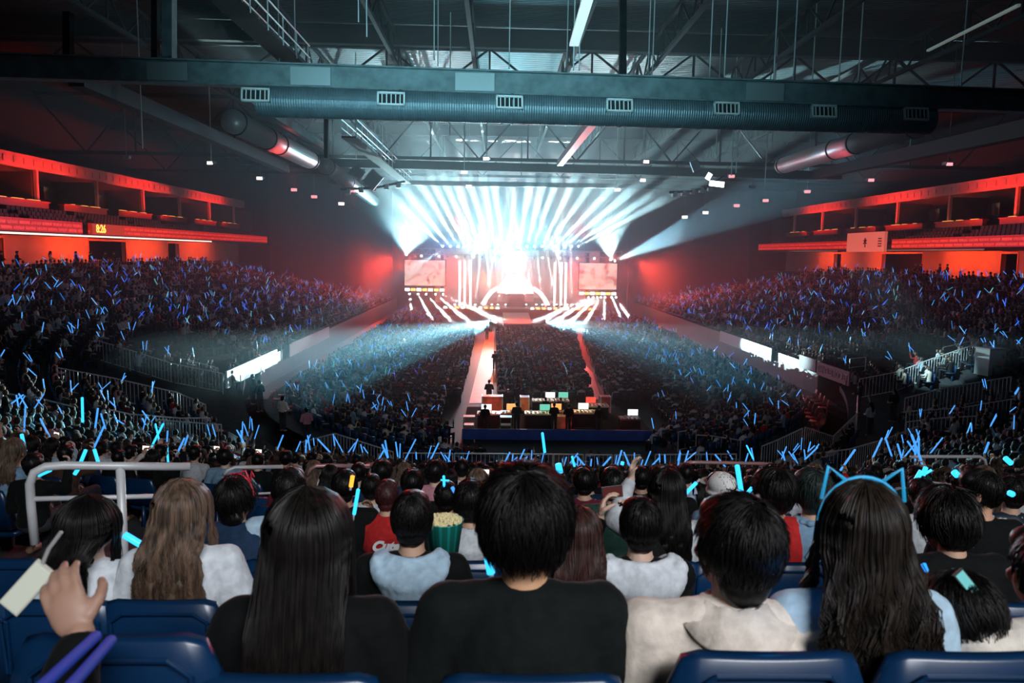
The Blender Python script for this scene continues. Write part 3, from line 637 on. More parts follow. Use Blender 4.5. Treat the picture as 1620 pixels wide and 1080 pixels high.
# ------------------------------------------------------------------ floor aisles, orange and red stage light put into their colour
m_aisle = mat('aisle_orange_light', (.75, .16, .05), .5, vary=.12, scale=1.5)
def quad_obj(pts, z, name, m, lab, cat):
    v = [Vector((p.x, p.y, z)) for p in pts]
    return MB().add(v + [p + Vector((0, 0, -z + .001)) for p in v], [(0, 1, 2, 3), (0, 4, 5, 1), (1, 5, 6, 2), (2, 6, 7, 3), (3, 7, 4, 0)]).build(name, m, label=lab, cat=cat)
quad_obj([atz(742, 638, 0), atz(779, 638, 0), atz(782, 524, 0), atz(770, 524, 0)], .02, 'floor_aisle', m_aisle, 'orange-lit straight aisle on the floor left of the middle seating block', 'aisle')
quad_obj([atz(934, 632, 0), atz(951, 632, 0), atz(938, 590, 0), atz(926, 590, 0)], .02, 'floor_aisle', mat('aisle_red_light', (.7, .12, .1), .3, vary=.12), 'red-lit slanting aisle right of the middle block, nearest stretch', 'aisle')
quad_obj([atz(926, 590, 0), atz(938, 590, 0), atz(906, 556, 0), atz(897, 556, 0)], .02, 'floor_aisle', mat('aisle_red_light', (.7, .12, .1)), 'red-lit slanting aisle right of the middle block, farther stretch', 'aisle')
lamp('AREA', 'aisle_wash', (-.7, 90, 7), (-.7, 66, 0), 420, (1, .2, .05), shape='RECTANGLE', size=3, size_y=1, spread=R(60))  # added orange area lamp that makes the aisle glow
# ------------------------------------------------------------------ blue skirt, mixing position
m_blue = mat('royal_blue_skirt', (.01, .08, .42), .5, vary=.15, scale=2)
for i, (x0, x1, y, lab) in enumerate(((731, 1038, 694, 'long royal blue board below the mixing desks'), (536, 690, 690, 'blue board left of the mixing position behind spectators'), (1062, 1215, 686, 'dim blue board right of the mixing position'))):
    a, b = at(x0, y, 38.3 + (i > 0) * .8), at(x1, y, 38.3 + (i > 0) * .8); c = (a + b) / 2
    o = MB().box((a.x - c.x, -.06, 0), (b.x - c.x, .06, .55 if i == 0 else .9)).build('blue_board', m_blue, label=lab, cat='board'); o.location = (c.x, c.y, 0)
pf = empty('mixing_platform', (CX, 41.5, 0), 0, 'low dark riser under the mixing desks behind the blue board', 'platform')
pa, pb = at(731, 694, 38.5).x - CX, at(1038, 694, 38.5).x - CX
MB().box((pa, -2.9, 0), (pb, 4.2, .2)).build('deck', mat('riser_black', (.01, .01, .012), .95, spec=.05), pf)
def desk(px0, px1, py, Y, lab, lit, depth=.8, tilt=.0):
    a, b = at(px0, py, Y), at(px1, py, Y); c = (a + b) / 2; w = (b.x - a.x) / 2
    o = empty('mixing_desk', (c.x, Y, .2), 0, lab, 'mixing desk')
    h = c.z - .2
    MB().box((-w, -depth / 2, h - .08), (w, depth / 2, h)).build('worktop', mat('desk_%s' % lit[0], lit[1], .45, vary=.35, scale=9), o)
    for x in (-w + .05, w - .05):
        for y in (-depth / 2 + .05, depth / 2 - .05): MB().box((x - .03, y - .03, 0), (x + .03, y + .03, h - .08)).build('leg', m_dsteel, o)
    MB().box((-w + .03, -depth / 2 + .06, .02), (w - .03, -depth / 2 + .09, h - .08)).build('drape', mat('desk_drape', (.012, .011, .012), .9, spec=.1), o)
    k = int(w * 2 / .22)
    fd = MB()
    for i in range(k):
        for j in range(3): fd.box((-w + .08 + i * .22, -depth / 2 + .1 + j * .22, h), (-w + .08 + i * .22 + random.uniform(.05, .14), -depth / 2 + .2 + j * .22, h + random.uniform(.02, .07)))
    fd.build('faders', mat('desk_parts', (.5, .45, .35), .4, vary=.4, scale=30), o)
    for i in range(max(1, int(w * 1.2))):
        x = random.uniform(-w * .8, w * .8); MB().box((x - .28, depth / 2 - .1, h + .05), (x + .28, depth / 2 - .06, h + .38)).build('monitor', lit[2], o)
    return o
scrW = emat('monitor_white', (.95, 1, .98), 1.2, sample=False); scrO = emat('monitor_orange', (1, .35, .1), 1.5, sample=False); scrG = emat('monitor_green', (.2, .8, .6), .8, sample=False); scrR = emat('monitor_red', (1, .08, .05), 1.2, sample=False)
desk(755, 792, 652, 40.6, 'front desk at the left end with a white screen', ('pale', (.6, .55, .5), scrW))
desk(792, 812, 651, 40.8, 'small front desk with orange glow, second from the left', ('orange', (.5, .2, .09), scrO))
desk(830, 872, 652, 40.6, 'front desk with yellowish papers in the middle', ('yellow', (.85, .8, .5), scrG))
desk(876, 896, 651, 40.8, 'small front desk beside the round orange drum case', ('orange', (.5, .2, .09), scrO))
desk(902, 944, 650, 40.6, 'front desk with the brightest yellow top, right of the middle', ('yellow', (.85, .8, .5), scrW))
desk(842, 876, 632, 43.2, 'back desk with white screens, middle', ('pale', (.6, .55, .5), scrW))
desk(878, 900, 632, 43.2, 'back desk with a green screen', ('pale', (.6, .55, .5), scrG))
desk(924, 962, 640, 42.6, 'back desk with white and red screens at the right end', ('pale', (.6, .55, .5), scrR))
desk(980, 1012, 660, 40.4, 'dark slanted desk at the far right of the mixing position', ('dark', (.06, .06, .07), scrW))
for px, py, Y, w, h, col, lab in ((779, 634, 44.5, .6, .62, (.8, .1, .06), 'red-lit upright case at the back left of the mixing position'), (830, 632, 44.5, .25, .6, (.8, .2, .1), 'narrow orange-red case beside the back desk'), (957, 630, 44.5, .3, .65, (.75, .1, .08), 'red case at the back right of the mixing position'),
                                  (886, 657, 39.9, .38, .5, (.75, .35, .18), 'round orange case between the front desks')):
    p = at(px, py, Y); o = empty('road_case', (p.x, Y, .2), 0, lab, 'case')
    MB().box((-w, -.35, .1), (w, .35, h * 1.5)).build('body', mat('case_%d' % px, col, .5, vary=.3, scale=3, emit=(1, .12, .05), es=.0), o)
    for x in (-w, w): MB().box((x - .03, -.38, 0), (x + .03, .38, h * 1.52)).build('edge', m_rail, o)
for x, z in ((780, 4), (835, 3.6), (890, 3.8), (935, 4)):
    p = at(x, 640, 43)
    for y_ in (40.6, 43.1): lamp('SPOT', 'desk_lamp', (p.x, y_ + .1, 2.3), (p.x, y_, .9), 75, (1, .74, .36), spot_size=R(96), spot_blend=.5, shadow_soft_size=.05)
lamp('POINT', 'riser_red_lamp', at(772, 676, 39.2), None, 12, (1, .05, .03), shadow_soft_size=.1)
lamp('POINT', 'riser_red_lamp', at(905, 670, 39.2), None, 8, (1, .05, .03), shadow_soft_size=.1)
lamp('POINT', 'riser_red_lamp', at(990, 674, 39.2), None, 6, (1, .05, .03), shadow_soft_size=.1)
lamp('SPOT', 'case_red_lamp', at(779, 600, 46) , at(779, 634, 44), 200, (1, .1, .04), spot_size=R(60), spot_blend=.8)
for px in (742, 800):      # flight-case racks at the front
    p = at(px, 680, 39); o = empty('equipment_rack', (p.x, 39, .2), 0, 'low open equipment rack by the front edge, %s' % ('at the left end' if px < 760 else 'between two operators'), 'rack')
    for x in (-.28, .28):
        for y in (-.25, .25): MB().box((x - .02, y - .02, 0), (x + .02, y + .02, .85)).build('post', mat('rack_green', (.15, .3, .24), .4), o)
    for z in (.02, .42, .85): MB().box((-.3, -.27, z - .02), (.3, .27, z + .02)).build('shelf', mat('rack_green', (.15, .3, .24)), o)
# ------------------------------------------------------------------ railings
def railing(pts, lab, h=1.05, sp=.16, m=m_rail, cat='railing', group=None, r=.022, posts=2.2, bars=True):
    pts = [Vector(p) for p in pts]; c = sum(pts, Vector()) / len(pts); o = empty('railing', c, 0, lab, cat, group); pts = [p - c for p in pts]; U = Vector((0, 0, h))
    MB().tube([p + U for p in pts], r * 1.3, 6).build('top_rail', m, o)
    MB().tube([p + Vector((0, 0, .12 if bars else h * .5)) for p in pts], r, 6).build('bottom_rail', m, o)
    bl = MB(); acc = 0
    for a, b in zip(pts[:-1], pts[1:]):
        L_ = (b - a).length; n = max(1, int(L_ / sp))
        if bars:
            for i in range(n): q = a.lerp(b, i / n); bl.bar(q + Vector((0, 0, .12)), q + U, .018)
        k = max(1, round(L_ / posts))
        for i in range(k + 1):
            if i == 0 and a is not pts[0]: continue
            q = a.lerp(b, i / k); MB().tube([q, q + U], r * 1.2, 6).build('post', m, o)
    if bars: bl.build('balusters', m, o)
    return o
def gpts(lst): return [ground(x, y) for x, y in lst]
m_raild = mat('dull_rail', (.35, .38, .38), .45, .1)
# barriers at the foot of the near stand
for x0, x1, y, lab in ((638, 716, 741, 'first section right of the left gap'), (719, 802, 741, 'second section'), (804, 838, 741, 'third section behind the big dark head'), (840, 874, 741, 'fourth section'), (876, 922, 741, 'fifth section'), (926, 968, 741, 'sixth section behind the grey shirt'), (972, 1012, 741, 'seventh section, before the steps')):
    a, b = at(x0, y, 29.6), at(x1, y, 29.6); a.z = b.z = .42; railing([a, b], 'crowd barrier at the foot of the near stand, %s' % lab, 1.15, .17)
railing([(at(1036, 740, 29.4).x, 29.4, .45), (at(1164, 738, 29.4).x, 29.4, .5)], 'long pale crowd barrier right of the steps at the foot of the near stand', 1.2, .2)
railing(gpts([(1072, 716), (1095, 712)]) , 'short stair rail left of a longer one beyond the long pale barrier', 1.0, .3)
railing(gpts([(1100, 722), (1125, 724), (1170, 732)]), 'bent stair rail beyond the long pale barrier', 1.0, .5)
def rail3(lst, lab, h=1.05, **k):
    P = []
    fx = k.pop('fixed', False)
    for x, y, Y in lst: P.append(at(x, y, Y) - Vector((0, 0, h)) if fx else ground(x, y, h))
    return railing(P, lab, h, **k)
rail3([(1205, 714, 30), (1230, 710, 31.5), (1268, 703, 33)], 'curved bar railing low on the right between aisle and lower seats')
rail3([(1272, 702, 33), (1318, 690, 35), (1356, 655, 38), (1358, 612, 41)], 'tall curving railing edging the lower right seats by the walkway')
rail3([(1275, 720, 26), (1345, 710, 28), (1400, 695, 30), (1452, 675, 31)], 'railing sweeping up along the right walkway')
rail3([(475, 700, 28), (530, 706, 28.5), (622, 720, 29.2)], 'bar railing descending behind the light-struck crowd on the left')
rail3([(500, 722, 24), (560, 736, 24), (585, 738, 24)], 'plain curved handrail before the left railing', bars=False)
# left corner stairway railings
rail3([(152, 538, 44.5), (205, 555, 44.3), (270, 575, 44), (352, 592, 44)], 'long slanting stair railing on the left descending to the walkway, upper', 1.1)
rail3([(90, 582, 40), (180, 598, 40), (280, 622, 39.6), (325, 640, 39.4)], 'slanting stair railing on the left nearer than the stairway', 1.1)
rail3([(285, 568, 50), (345, 582, 48.5)], 'railing piece behind the stairway top beside the banners', 1.1)
rail3([(172, 648, 33), (205, 655, 33), (285, 662, 33.5), (332, 662, 34)], 'bar railing with curved end below the left stairway', 1.1)
rail3([(248, 664, 30), (300, 668, 30.4), (350, 672, 31)], 'second nearer bar railing below the left stairway', 1.1)
rail3([(362, 684, 30), (388, 700, 29)], 'short sloping railing at the foot of the left rails', 1.1)
rail3([(3, 622, 27), (60, 630, 27.5), (118, 644, 28)], 'thin curved handrail at the left edge of the near stand', bars=False, m=m_raild)
rail3([(55, 498, 45), (85, 508, 46), (108, 522, 46.5)], 'dull handrail in the left side stand near the frame edge', bars=False, m=m_raild)
# right corner stairway railings
m_bright = mat('bright_rail', (.75, .78, .76), .4, .2)
rail3([(1360, 600, 44), (1420, 588, 44.2), (1470, 570, 44.5), (1543, 546, 45)], 'brightly lit stair railing on the right rising to the white box', 1.15, m=m_bright)
rail3([(1432, 630, 40), (1500, 614, 40), (1600, 596, 40)], 'stair railing on the right nearer than the bright one', 1.1)
rail3([(1434, 652, 34), (1520, 645, 33.5), (1600, 632, 33)], 'bar railing crossing the lower right stand, upper of two', 1.1)
rail3([(1434, 668, 32), (1490, 662, 32), (1545, 658, 32)], 'bar railing crossing the lower right stand, lower of two', 1.1)
rail3([(1492, 550, 50), (1548, 538, 50)], 'plain handrail above the bright right railing', bars=False)
rail3([(1345, 568, 52), (1370, 566, 51)], 'small bent handrail beside the lit seated group on the right', bars=False, m=m_bright)
bx_ = empty('white_box', ground(1566, 572, .7) + Vector((0, 0, .75)), .2, 'bright white upright box panel at the top of the right stairway', 'box')
MB().box((-.5, -.45, -.75), (.5, .45, .6)).build('body', m_bright, bx_); MB().box((-.55, -.5, .6), (.55, .5, .68)).build('lid', mat('wall_cap', (.5, .5, .5), .5), bx_)
lamp('SPOT', 'added_key_light', (12, 31, 13.6), ground(1490, 572, .7), 24000, WHITE, spot_size=R(13), spot_blend=.7, shadow_soft_size=.1)  # added key that brightens the right stairway rail and box
# concourse rail at the upper left
rail3([(-40, 416, 53), (84, 412.5, 62)], 'pale bar railing along the left concourse edge, nearer panel', 1.15, sp=.24, fixed=True)
rail3([(86, 412.5, 62), (176, 411, 70.5)], 'pale bar railing along the left concourse edge, farther panel', 1.15, sp=.26, fixed=True)
# handrails in stand aisles
for lst, lab in ((((218, 441, 58), (252, 459, 54)), 'short aisle handrail high in the left stand'), (((272, 465, 56), (300, 475, 54)), 'small handrail below the highest one in the left stand'), (((322, 488, 60), (350, 505, 57)), 'aisle handrail in the middle of the left stand'),
                 (((378, 516, 58), (445, 545, 52)), 'aisle handrail low in the left stand near the lit banner'), (((500, 482, 80), (540, 497, 76)), 'far aisle handrail in the left stand'),
                 (((1272, 556, 56), (1305, 530, 60)), 'aisle handrail low in the right stand'), (((1375, 495, 58), (1420, 470, 62)), 'aisle handrail in the middle of the right stand'), (((1575, 525, 46), (1600, 515, 48)), 'aisle handrail near the right frame edge')):
    rail3(lst, lab, bars=False, m=m_raild, posts=1.5)
# guard rails among the nearest rows
def guard(lst, lab, r=.024, mid=True, m=m_rail, posts=()):
    P = [at(x, y, Y) for x, y, Y in lst]; c = P[0].copy(); o = empty('guard_rail', c, 0, lab, 'handrail'); P = [p - c for p in P]
    MB().tube(P, r, 10).build('top_rail', m, o, smooth=True)
    for (x, y, Y, h) in posts:
        p = at(x, y, Y) - c; MB().tube([p, p - Vector((0, 0, h))], r, 10).build('post', m, o, smooth=True)
    if mid:
        a, b = P[-1] - Vector((0, 0, mid)), P[0] - Vector((0, 0, 0))
        k = [p for p in P if p.z > P[0].z - .05 or True]
        q0 = P[1].lerp(P[2], .3); q0 = Vector((P[0].x, P[0].y, 0)); q0.z = max(p.z for p in P) - mid; q1 = P[-1].copy(); q1.z -= mid
        MB().tube([q0, q1], r * .6, 8).build('middle_rail', m, o, smooth=True)
    return o
guard([(55, 860, 3.75), (49, 800, 3.75), (47, 765, 3.75), (54, 747, 3.75), (72, 738, 3.78), (100, 736, 3.8), (190, 737, 3.9), (300, 738, 4.05)], 'nearest thick grey guard rail with bent corner at the left', .022, .16, posts=((190, 738, 3.9, .9),))
guard([(354, 752, 8.2), (360, 744, 8.2), (372, 739, 8.25), (448, 738, 8.4)], 'thin guard rail farther back, left of the dark-haired pair', .022, .3, posts=((448, 740, 8.4, 1.0),))
guard([(486, 752, 8.6), (492, 741, 8.6), (500, 737, 8.6), (526, 736, 8.7), (585, 738, 8.8)], 'pink-tinted guard rail behind the orange light stick', .022, .3, m=mat('pink_rail', (.5, .3, .3), .35, .4))
guard([(1084, 732, 9), (1100, 731, 9), (1200, 733, 9.2), (1222, 734, 9.2)], 'straight pink-tinted guard rail right of the raised hand', .022, .3, m=mat('pink_rail', (.5, .3, .3)), posts=((1215, 734, 9.2, 1.0),))
guard([(1440, 723, 9.4), (1460, 722, 9.4), (1550, 722, 9.6), (1558, 727, 9.6), (1560, 738, 9.6)], 'dim guard rail on the right behind the seated young man', .022, .3)
guard([(558, 741, 12), (590, 734, 12.3), (607, 730, 12.5)], 'pale slanting rail above the grey sweater', .03, 0, m=mat('pink_rail', (.5, .3, .3)))
guard([(624, 746, 13), (640, 741, 13.2), (656, 735, 13.4)], 'bright slanting rail with a light stick at its end', .03, 0)
# banners on the front walls
def banner(x0, y0, x1, y1, sg, lab, m, txt=None, h=.85, tm=None):
    a = atx(x0, y0, CX + sg * (RI - .02)); b = atx(x1, y1, CX + sg * (RI - .02)); c = (a + b) / 2; o = empty('banner', c, 0, lab, 'banner')
    d = abs(b.y - a.y) / 2; MB().box((-.05, -d, -h), (.05, d, .0)).build('panel', m, o)
    if txt:
        t = text_mesh(txt, h * .72, 'lettering', tm, o, .01, bold=.012); t.matrix_local = frame_M((-sg * .07, 0, -h / 2), (0, -sg, 0), (-sg, 0, 0)); s_ = min(1.6, 1.85 * d / max(.1, t.dimensions.x)); t.scale = (s_, 1, 1)
m_ban = mat('banner_white', (.85, .85, .86), .6); m_banr = mat('banner_rose', (.42, .14, .2), .6)
banner(358, 590, 437, 550, -1, 'white-lit banner on the left front wall nearest the stairway', m_ban, h=.9)
banner(457, 545, 520, 516, -1, 'second pinkish banner along the left front wall', mat('banner_pink', (.8, .45, .45), .6), h=.9)
banner(592, 545, 648, 505, -1, 'far pale red banner near the left screen', mat('banner_pink', (.8, .45, .45)), h=.9)
banner(1345, 588, 1294, 572, 1, 'rose-red banner with pale lettering at the right front wall', m_banr, 'DANGLES ROCKET', .8, mat('banner_letter', (.62, .3, .36), .6))
banner(1292, 570, 1266, 560, 1, 'pale lilac banner next to the lettered one on the right', mat('banner_lilac', (.3, .12, .17), .6), h=.8)
banner(1222, 549, 1140, 525, 1, 'brightly lit white banner on the right front wall', m_ban, h=.9)
for (x, y, X, lab) in ((145, 565, -20, 'striped wall end panel at the top of the left stairway'),):
    p = at(x, y, 41.5); o = empty('end_panel', p, -.5, lab, 'wall panel')
    MB().box((-2.6, -.1, -1.5), (2.2, .1, -.1)).build('panel', mat('panel_dark', (.07, .045, .035), .6), o)
    MB().box((-2.6, -.14, -.1), (2.2, .14, .12)).build('white_stripe', mat('stripe_white', (.45, .42, .42), .5), o); MB().box((-2.6, -.13, -.25), (2.2, .13, -.1)).build('red_stripe', mat('stripe_red', (.5, .05, .05), .5), o)
# ------------------------------------------------------------------ people: body, clothes and hair builders
TMP = bpy.data.scenes.new('tmp')
def remesh(mb, voxel, name, smooth=3, noise_amp=0., nscale=9., fac=.5):
    o = bpy.data.objects.new('tmp', mb.mesh('tmp')); TMP.collection.objects.link(o)
    r = o.modifiers.new('r', 'REMESH'); r.mode = 'VOXEL'; r.voxel_size = voxel
    s = o.modifiers.new('s', 'SMOOTH'); s.factor = fac; s.iterations = smooth
    TMP.view_layers[0].update(); dg = TMP.view_layers[0].depsgraph; me = bpy.data.meshes.new_from_object(o.evaluated_get(dg)); old = o.data
    bpy.data.objects.remove(o); bpy.data.meshes.remove(old); me.name = name
    if noise_amp:
        for v in me.vertices:
            p = v.co; q = Vector((p.x * nscale, p.y * nscale, p.z * nscale * .6))
            v.co = p + v.normal * (noise.noise(q) * noise_amp + abs(noise.noise(q * 2.3 + Vector((3, 1, 7)))) * noise_amp * .8)
    me.polygons.foreach_set('use_smooth', [True] * len(me.polygons)); me.materials.clear(); return me
def limb(mb, pts, rs, sq=1.):
    for i, (p, r) in enumerate(zip(pts, rs)): mb.ball(p, r, 14, 9)
    for i in range(len(pts) - 1): mb.tube([pts[i], pts[i + 1]], [rs[i], rs[i + 1]], 14)
def hand(mb, W, d, up, side, curl=.5, spread=.3):
    """palm with four fingers and a thumb; W wrist, d pointing direction, up = back of the hand, side = +1 thumb towards +cross"""
    d = Vector(d).normalized(); up = Vector(up); up = (up - d * up.dot(d)).normalized(); sd = d.cross(up) * side
    M = Matrix((sd, d, up)).transposed().to_4x4()
    mb.ball(Vector(W) + d * .045, (.04, .052, .017), 14, 9, M); mb.ball(Vector(W) + d * .005, (.027, .03, .02), 12, 8, M)
    for k in range(4):
        b = Vector(W) + d * (.085 - abs(k - 1.3) * .004) + sd * (.03 - k * .02)
        L_ = (.072, .082, .076, .06)[k]; a = 0; p = b; dirn = (d + sd * spread * (.18 - k * .12)).normalized(); pts = [b - d * .02, b]
        for j in range(3):
            a += curl * (.55, .75, .55)[j]; dd = dirn * math.cos(a) - up * math.sin(a); p = p + dd * L_ * (.42, .33, .25)[j]; pts.append(p)
        limb(mb, pts, [.009, .009, .0088, .0082, .0072])
    t0 = Vector(W) + d * .025 + sd * .028; t1 = t0 + (sd * .7 + d * .6 - up * .35).normalized() * .035; t2 = t1 + (sd * .25 + d * .8 - up * .5 * (1 + curl)).normalized() * .03; t3 = t2 + (d * .8 - up * (.3 + curl) - sd * .2).normalized() * .022
    limb(mb, [t0, t1, t2, t3], [.013, .0115, .0105, .0085])
class Pose:
    def __init__(s, lean=.04, yaw=0., pitch=0., roll=0., la=None, ra=None, stand=False, hs=1., wide=1., twist=0.):
        s.zo = .42 if stand else 0.; s.stand = stand; s.hs = hs; s.wide = wide
        s.T = Matrix.Translation((0, 0, .5 + s.zo)) @ Matrix.Rotation(-lean, 4, 'X') @ Matrix.Rotation(twist, 4, 'Z') @ Matrix.Translation((0, 0, -.5 - s.zo))
        neck = s.T @ Vector((0, .0, .995 + s.zo)); s.neck = neck
        s.Hn = Matrix.Translation(neck) @ Matrix.Rotation(yaw, 4, 'Z') @ Matrix.Rotation(-pitch, 4, 'X') @ Matrix.Rotation(roll, 4, 'Y') @ Matrix.Translation((0, .018, .125)) @ Matrix.Diagonal((hs, hs, hs, 1))
        s.Hl = Matrix.Translation(s.Hn.translation) @ Matrix.Rotation(yaw, 4, 'Z') @ Matrix.Diagonal((hs, hs, hs, 1))
        # arms: (elbow, wrist, hand dir, hand up, curl) in the person's frame
        s.la = la or ((-.25, .03, .66), (-.12, .27, .62), (.5, .8, -.2), (-.3, .3, .9), .6)
        s.ra = ra or ((.25, .03, .66), (.12, .27, .62), (-.5, .8, -.2), (.3, .3, .9), .6)
    def tp(s, x, y, z): return s.T @ Vector((x, y, z + s.zo))
def arm_pts(P, sg):
    a = P.la if sg < 0 else P.ra; sh = P.tp(sg * .175 * P.wide, -.005, .905)
    zz = Vector((0, 0, P.zo)); return sh, Vector(a[0]) + zz, Vector(a[1]) + zz, a[2], a[3], a[4]
def body_mesh(P, name, voxel=.0075):
    mb = MB(); H = P.Hn
    def hb(c, r, rot=None): mb.ball(H @ Vector(c), tuple(x * P.hs for x in r), 18, 12, (H.to_3x3().normalized() @ (rot or Matrix.Identity(3))).to_4x4())
    hb((0, -.008, .012), (.076, .094, .098)); hb((0, .03, -.045), (.058, .058, .062)); hb((0, .055, -.085), (.03, .028, .024)); hb((0, .075, .03), (.05, .018, .013))
    hb((0, .097, -.018), (.011, .016, .024)); hb((0, .106, -.03), (.014, .012, .01)); hb((0, .084, -.056), (.024, .012, .006)); hb((0, .083, -.066), (.02, .012, .007))
    for s_ in (-1, 1): hb((s_ * .042, .066, -.03), (.022, .02, .02)); hb((s_ * .083, -.005, -.012), (.009, .019, .032)); hb((s_ * .03, .08, .002), (.014, .008, .008))
    limb(mb, [P.tp(0, -.012, .93), P.neck + Vector((0, -.002, .02)), H @ Vector((0, -.02, -.05))], [.066, .054, .056])
    mb.ball(P.tp(0, -.01, .80), (.148 * P.wide, .098, .17), 20, 14, P.T.to_3x3().to_4x4()); mb.ball(P.tp(0, 0, .62), (.125 * P.wide, .09, .15), 18, 12, P.T.to_3x3().to_4x4()); mb.ball((0, .0, .53 + P.zo), (.155, .115, .11), 18, 12)
    for s_ in (-1, 1):
        sh, el, wr, d, up, curl = arm_pts(P, s_)
        limb(mb, [P.tp(0, -.012, .955), P.tp(s_ * .10 * P.wide, -.01, .935), sh], [.045, .045, .052])
        m1 = sh.lerp(el, .45); m2 = el.lerp(wr, .35)
        limb(mb, [sh, m1, el, m2, wr], [.05, .044, .037, .036, .026]); hand(mb, wr, d, up, -s_, curl)
        if P.stand: limb(mb, [Vector((s_ * .09, 0, .9)), Vector((s_ * .1, .01, .5)), Vector((s_ * .1, -.02, .09))], [.085, .056, .04]); limb(mb, [Vector((s_ * .1, -.03, .05)), Vector((s_ * .115, .13, .035))], [.04, .034])
        else: limb(mb, [Vector((s_ * .09, 0, .53)), Vector((s_ * .12, .4, .53)), Vector((s_ * .12, .4, .1))], [.085, .056, .042]); limb(mb, [Vector((s_ * .12, .38, .05)), Vector((s_ * .13, .53, .035))], [.04, .034])
    return remesh(mb, voxel, name, 2, fac=.4)
def top_mesh(P, name, voxel=.011, inf=.022, hem=.46, sleeve=1., folds=.006, collar=True):
    mb = MB(); TT = P.T.to_3x3().to_4x4()
    mb.ball(P.tp(0, -.012, .80), (.158 * P.wide + inf * .6, .103 + inf, .19), 22, 14, TT); mb.ball(P.tp(0, -.005, .62), (.15 * P.wide + inf * .6, .1 + inf, .17), 20, 12, TT); mb.ball(P.tp(0, 0, hem + .09), (.16 + inf, .12 + inf, .1), 20, 12, TT)
    for s_ in (-1, 1):
        sh, el, wr, d, up, curl = arm_pts(P, s_)
        limb(mb, [P.tp(0, -.018, .935), P.tp(s_ * .10 * P.wide, -.014, .925), sh], [.055 + inf * .3, .05 + inf * .3, .058 + inf * .5])
        e = el.lerp(wr, .88) if sleeve >= 1 else (sh.lerp(el, .75))
        if sleeve >= 1: limb(mb, [sh, sh.lerp(el, .5), el, el.lerp(wr, .45), e], [.058 + inf * .5, .052 + inf * .6, .047 + inf * .6, .044 + inf * .4, .034 + inf * .3])
        else: limb(mb, [sh, sh.lerp(el, .4), e], [.058 + inf * .5, .056 + inf * .5, .055 + inf * .6])
    if collar:
        n = 18; mb.tube([P.tp(.068 * math.cos(2 * math.pi * k / n), -.012 + .062 * math.sin(2 * math.pi * k / n), .965 + .008 * math.sin(-2 * math.pi * k / n)) for k in range(n + 1)], .011, 8)
    return remesh(mb, voxel, name, 3, folds, 9)
def trousers_mesh(P, name, voxel=.013):
    mb = MB(); mb.ball((0, 0, .53 + P.zo), (.17, .13, .12), 18, 12)
    for s_ in (-1, 1):
        if P.stand: limb(mb, [Vector((s_ * .09, 0, .9)), Vector((s_ * .1, .01, .5)), Vector((s_ * .1, -.02, .12))], [.1, .075, .065])
        else: limb(mb, [Vector((s_ * .09, 0, .53)), Vector((s_ * .12, .4, .54)), Vector((s_ * .12, .4, .14))], [.1, .075, .062])
    return remesh(mb, voxel, name, 3, .005, 10)
def strand_arrays(PT, rad):
    """PT (S,K,3) centre lines, rad (K,) or (S,K) -> verts, quads of three-sided tapering strands"""
    S, K, _ = PT.shape; T = np.gradient(PT, axis=1); T /= np.linalg.norm(T, axis=2, keepdims=True) + 1e-9
    ref = np.tile(np.array([.3, .2, .93]), (S, K, 1)); U = np.cross(T, ref); U /= np.linalg.norm(U, axis=2, keepdims=True) + 1e-9; W = np.cross(T, U)
    rad = np.broadcast_to(rad, (S, K))[..., None]; V = []
    for k in range(3): a = 2 * math.pi * k / 3; V.append(PT + (U * math.cos(a) + W * math.sin(a)) * rad)
    V = np.stack(V, axis=2).reshape(-1, 3); i = np.arange(S)[:, None, None]; j = np.arange(K - 1)[None, :, None]; k = np.arange(3)[None, None, :]
    a = (i * K + j) * 3 + k; b = (i * K + j) * 3 + (k + 1) % 3
    return V, np.stack([a, b, b + 3, a + 3], axis=-1).reshape(-1, 4)
def hair_mesh(name, base_mb, PT, rad, voxel=.007):
    me = remesh(base_mb, voxel, 'b', 3, .003, 30); n = len(me.vertices); V = np.empty(n * 3, np.float32); me.vertices.foreach_get('co', V); V = V.reshape(-1, 3)
    nf = len(me.polygons); li = np.empty(len(me.loops), np.int32); me.loops.foreach_get('vertex_index', li)
    tot = np.empty(nf, np.int32); me.polygons.foreach_get('loop_total', tot)
    if not (tot == 4).all():
        st = np.empty(nf, np.int32); me.polygons.foreach_get('loop_start', st); Q = np.array([[li[s], li[s + 1], li[s + 2], li[s + t - 1]] for s, t in zip(st, tot) if t == 4])
    else: Q = li.reshape(-1, 4)
    bpy.data.meshes.remove(me)
    SV, SQ = strand_arrays(PT, rad); r = np_mesh(name, np.vstack([V, SV]), np.vstack([Q, SQ + n]), None, smooth=True); r.materials.clear(); return r
SK = np.array([.085, .103, .108])
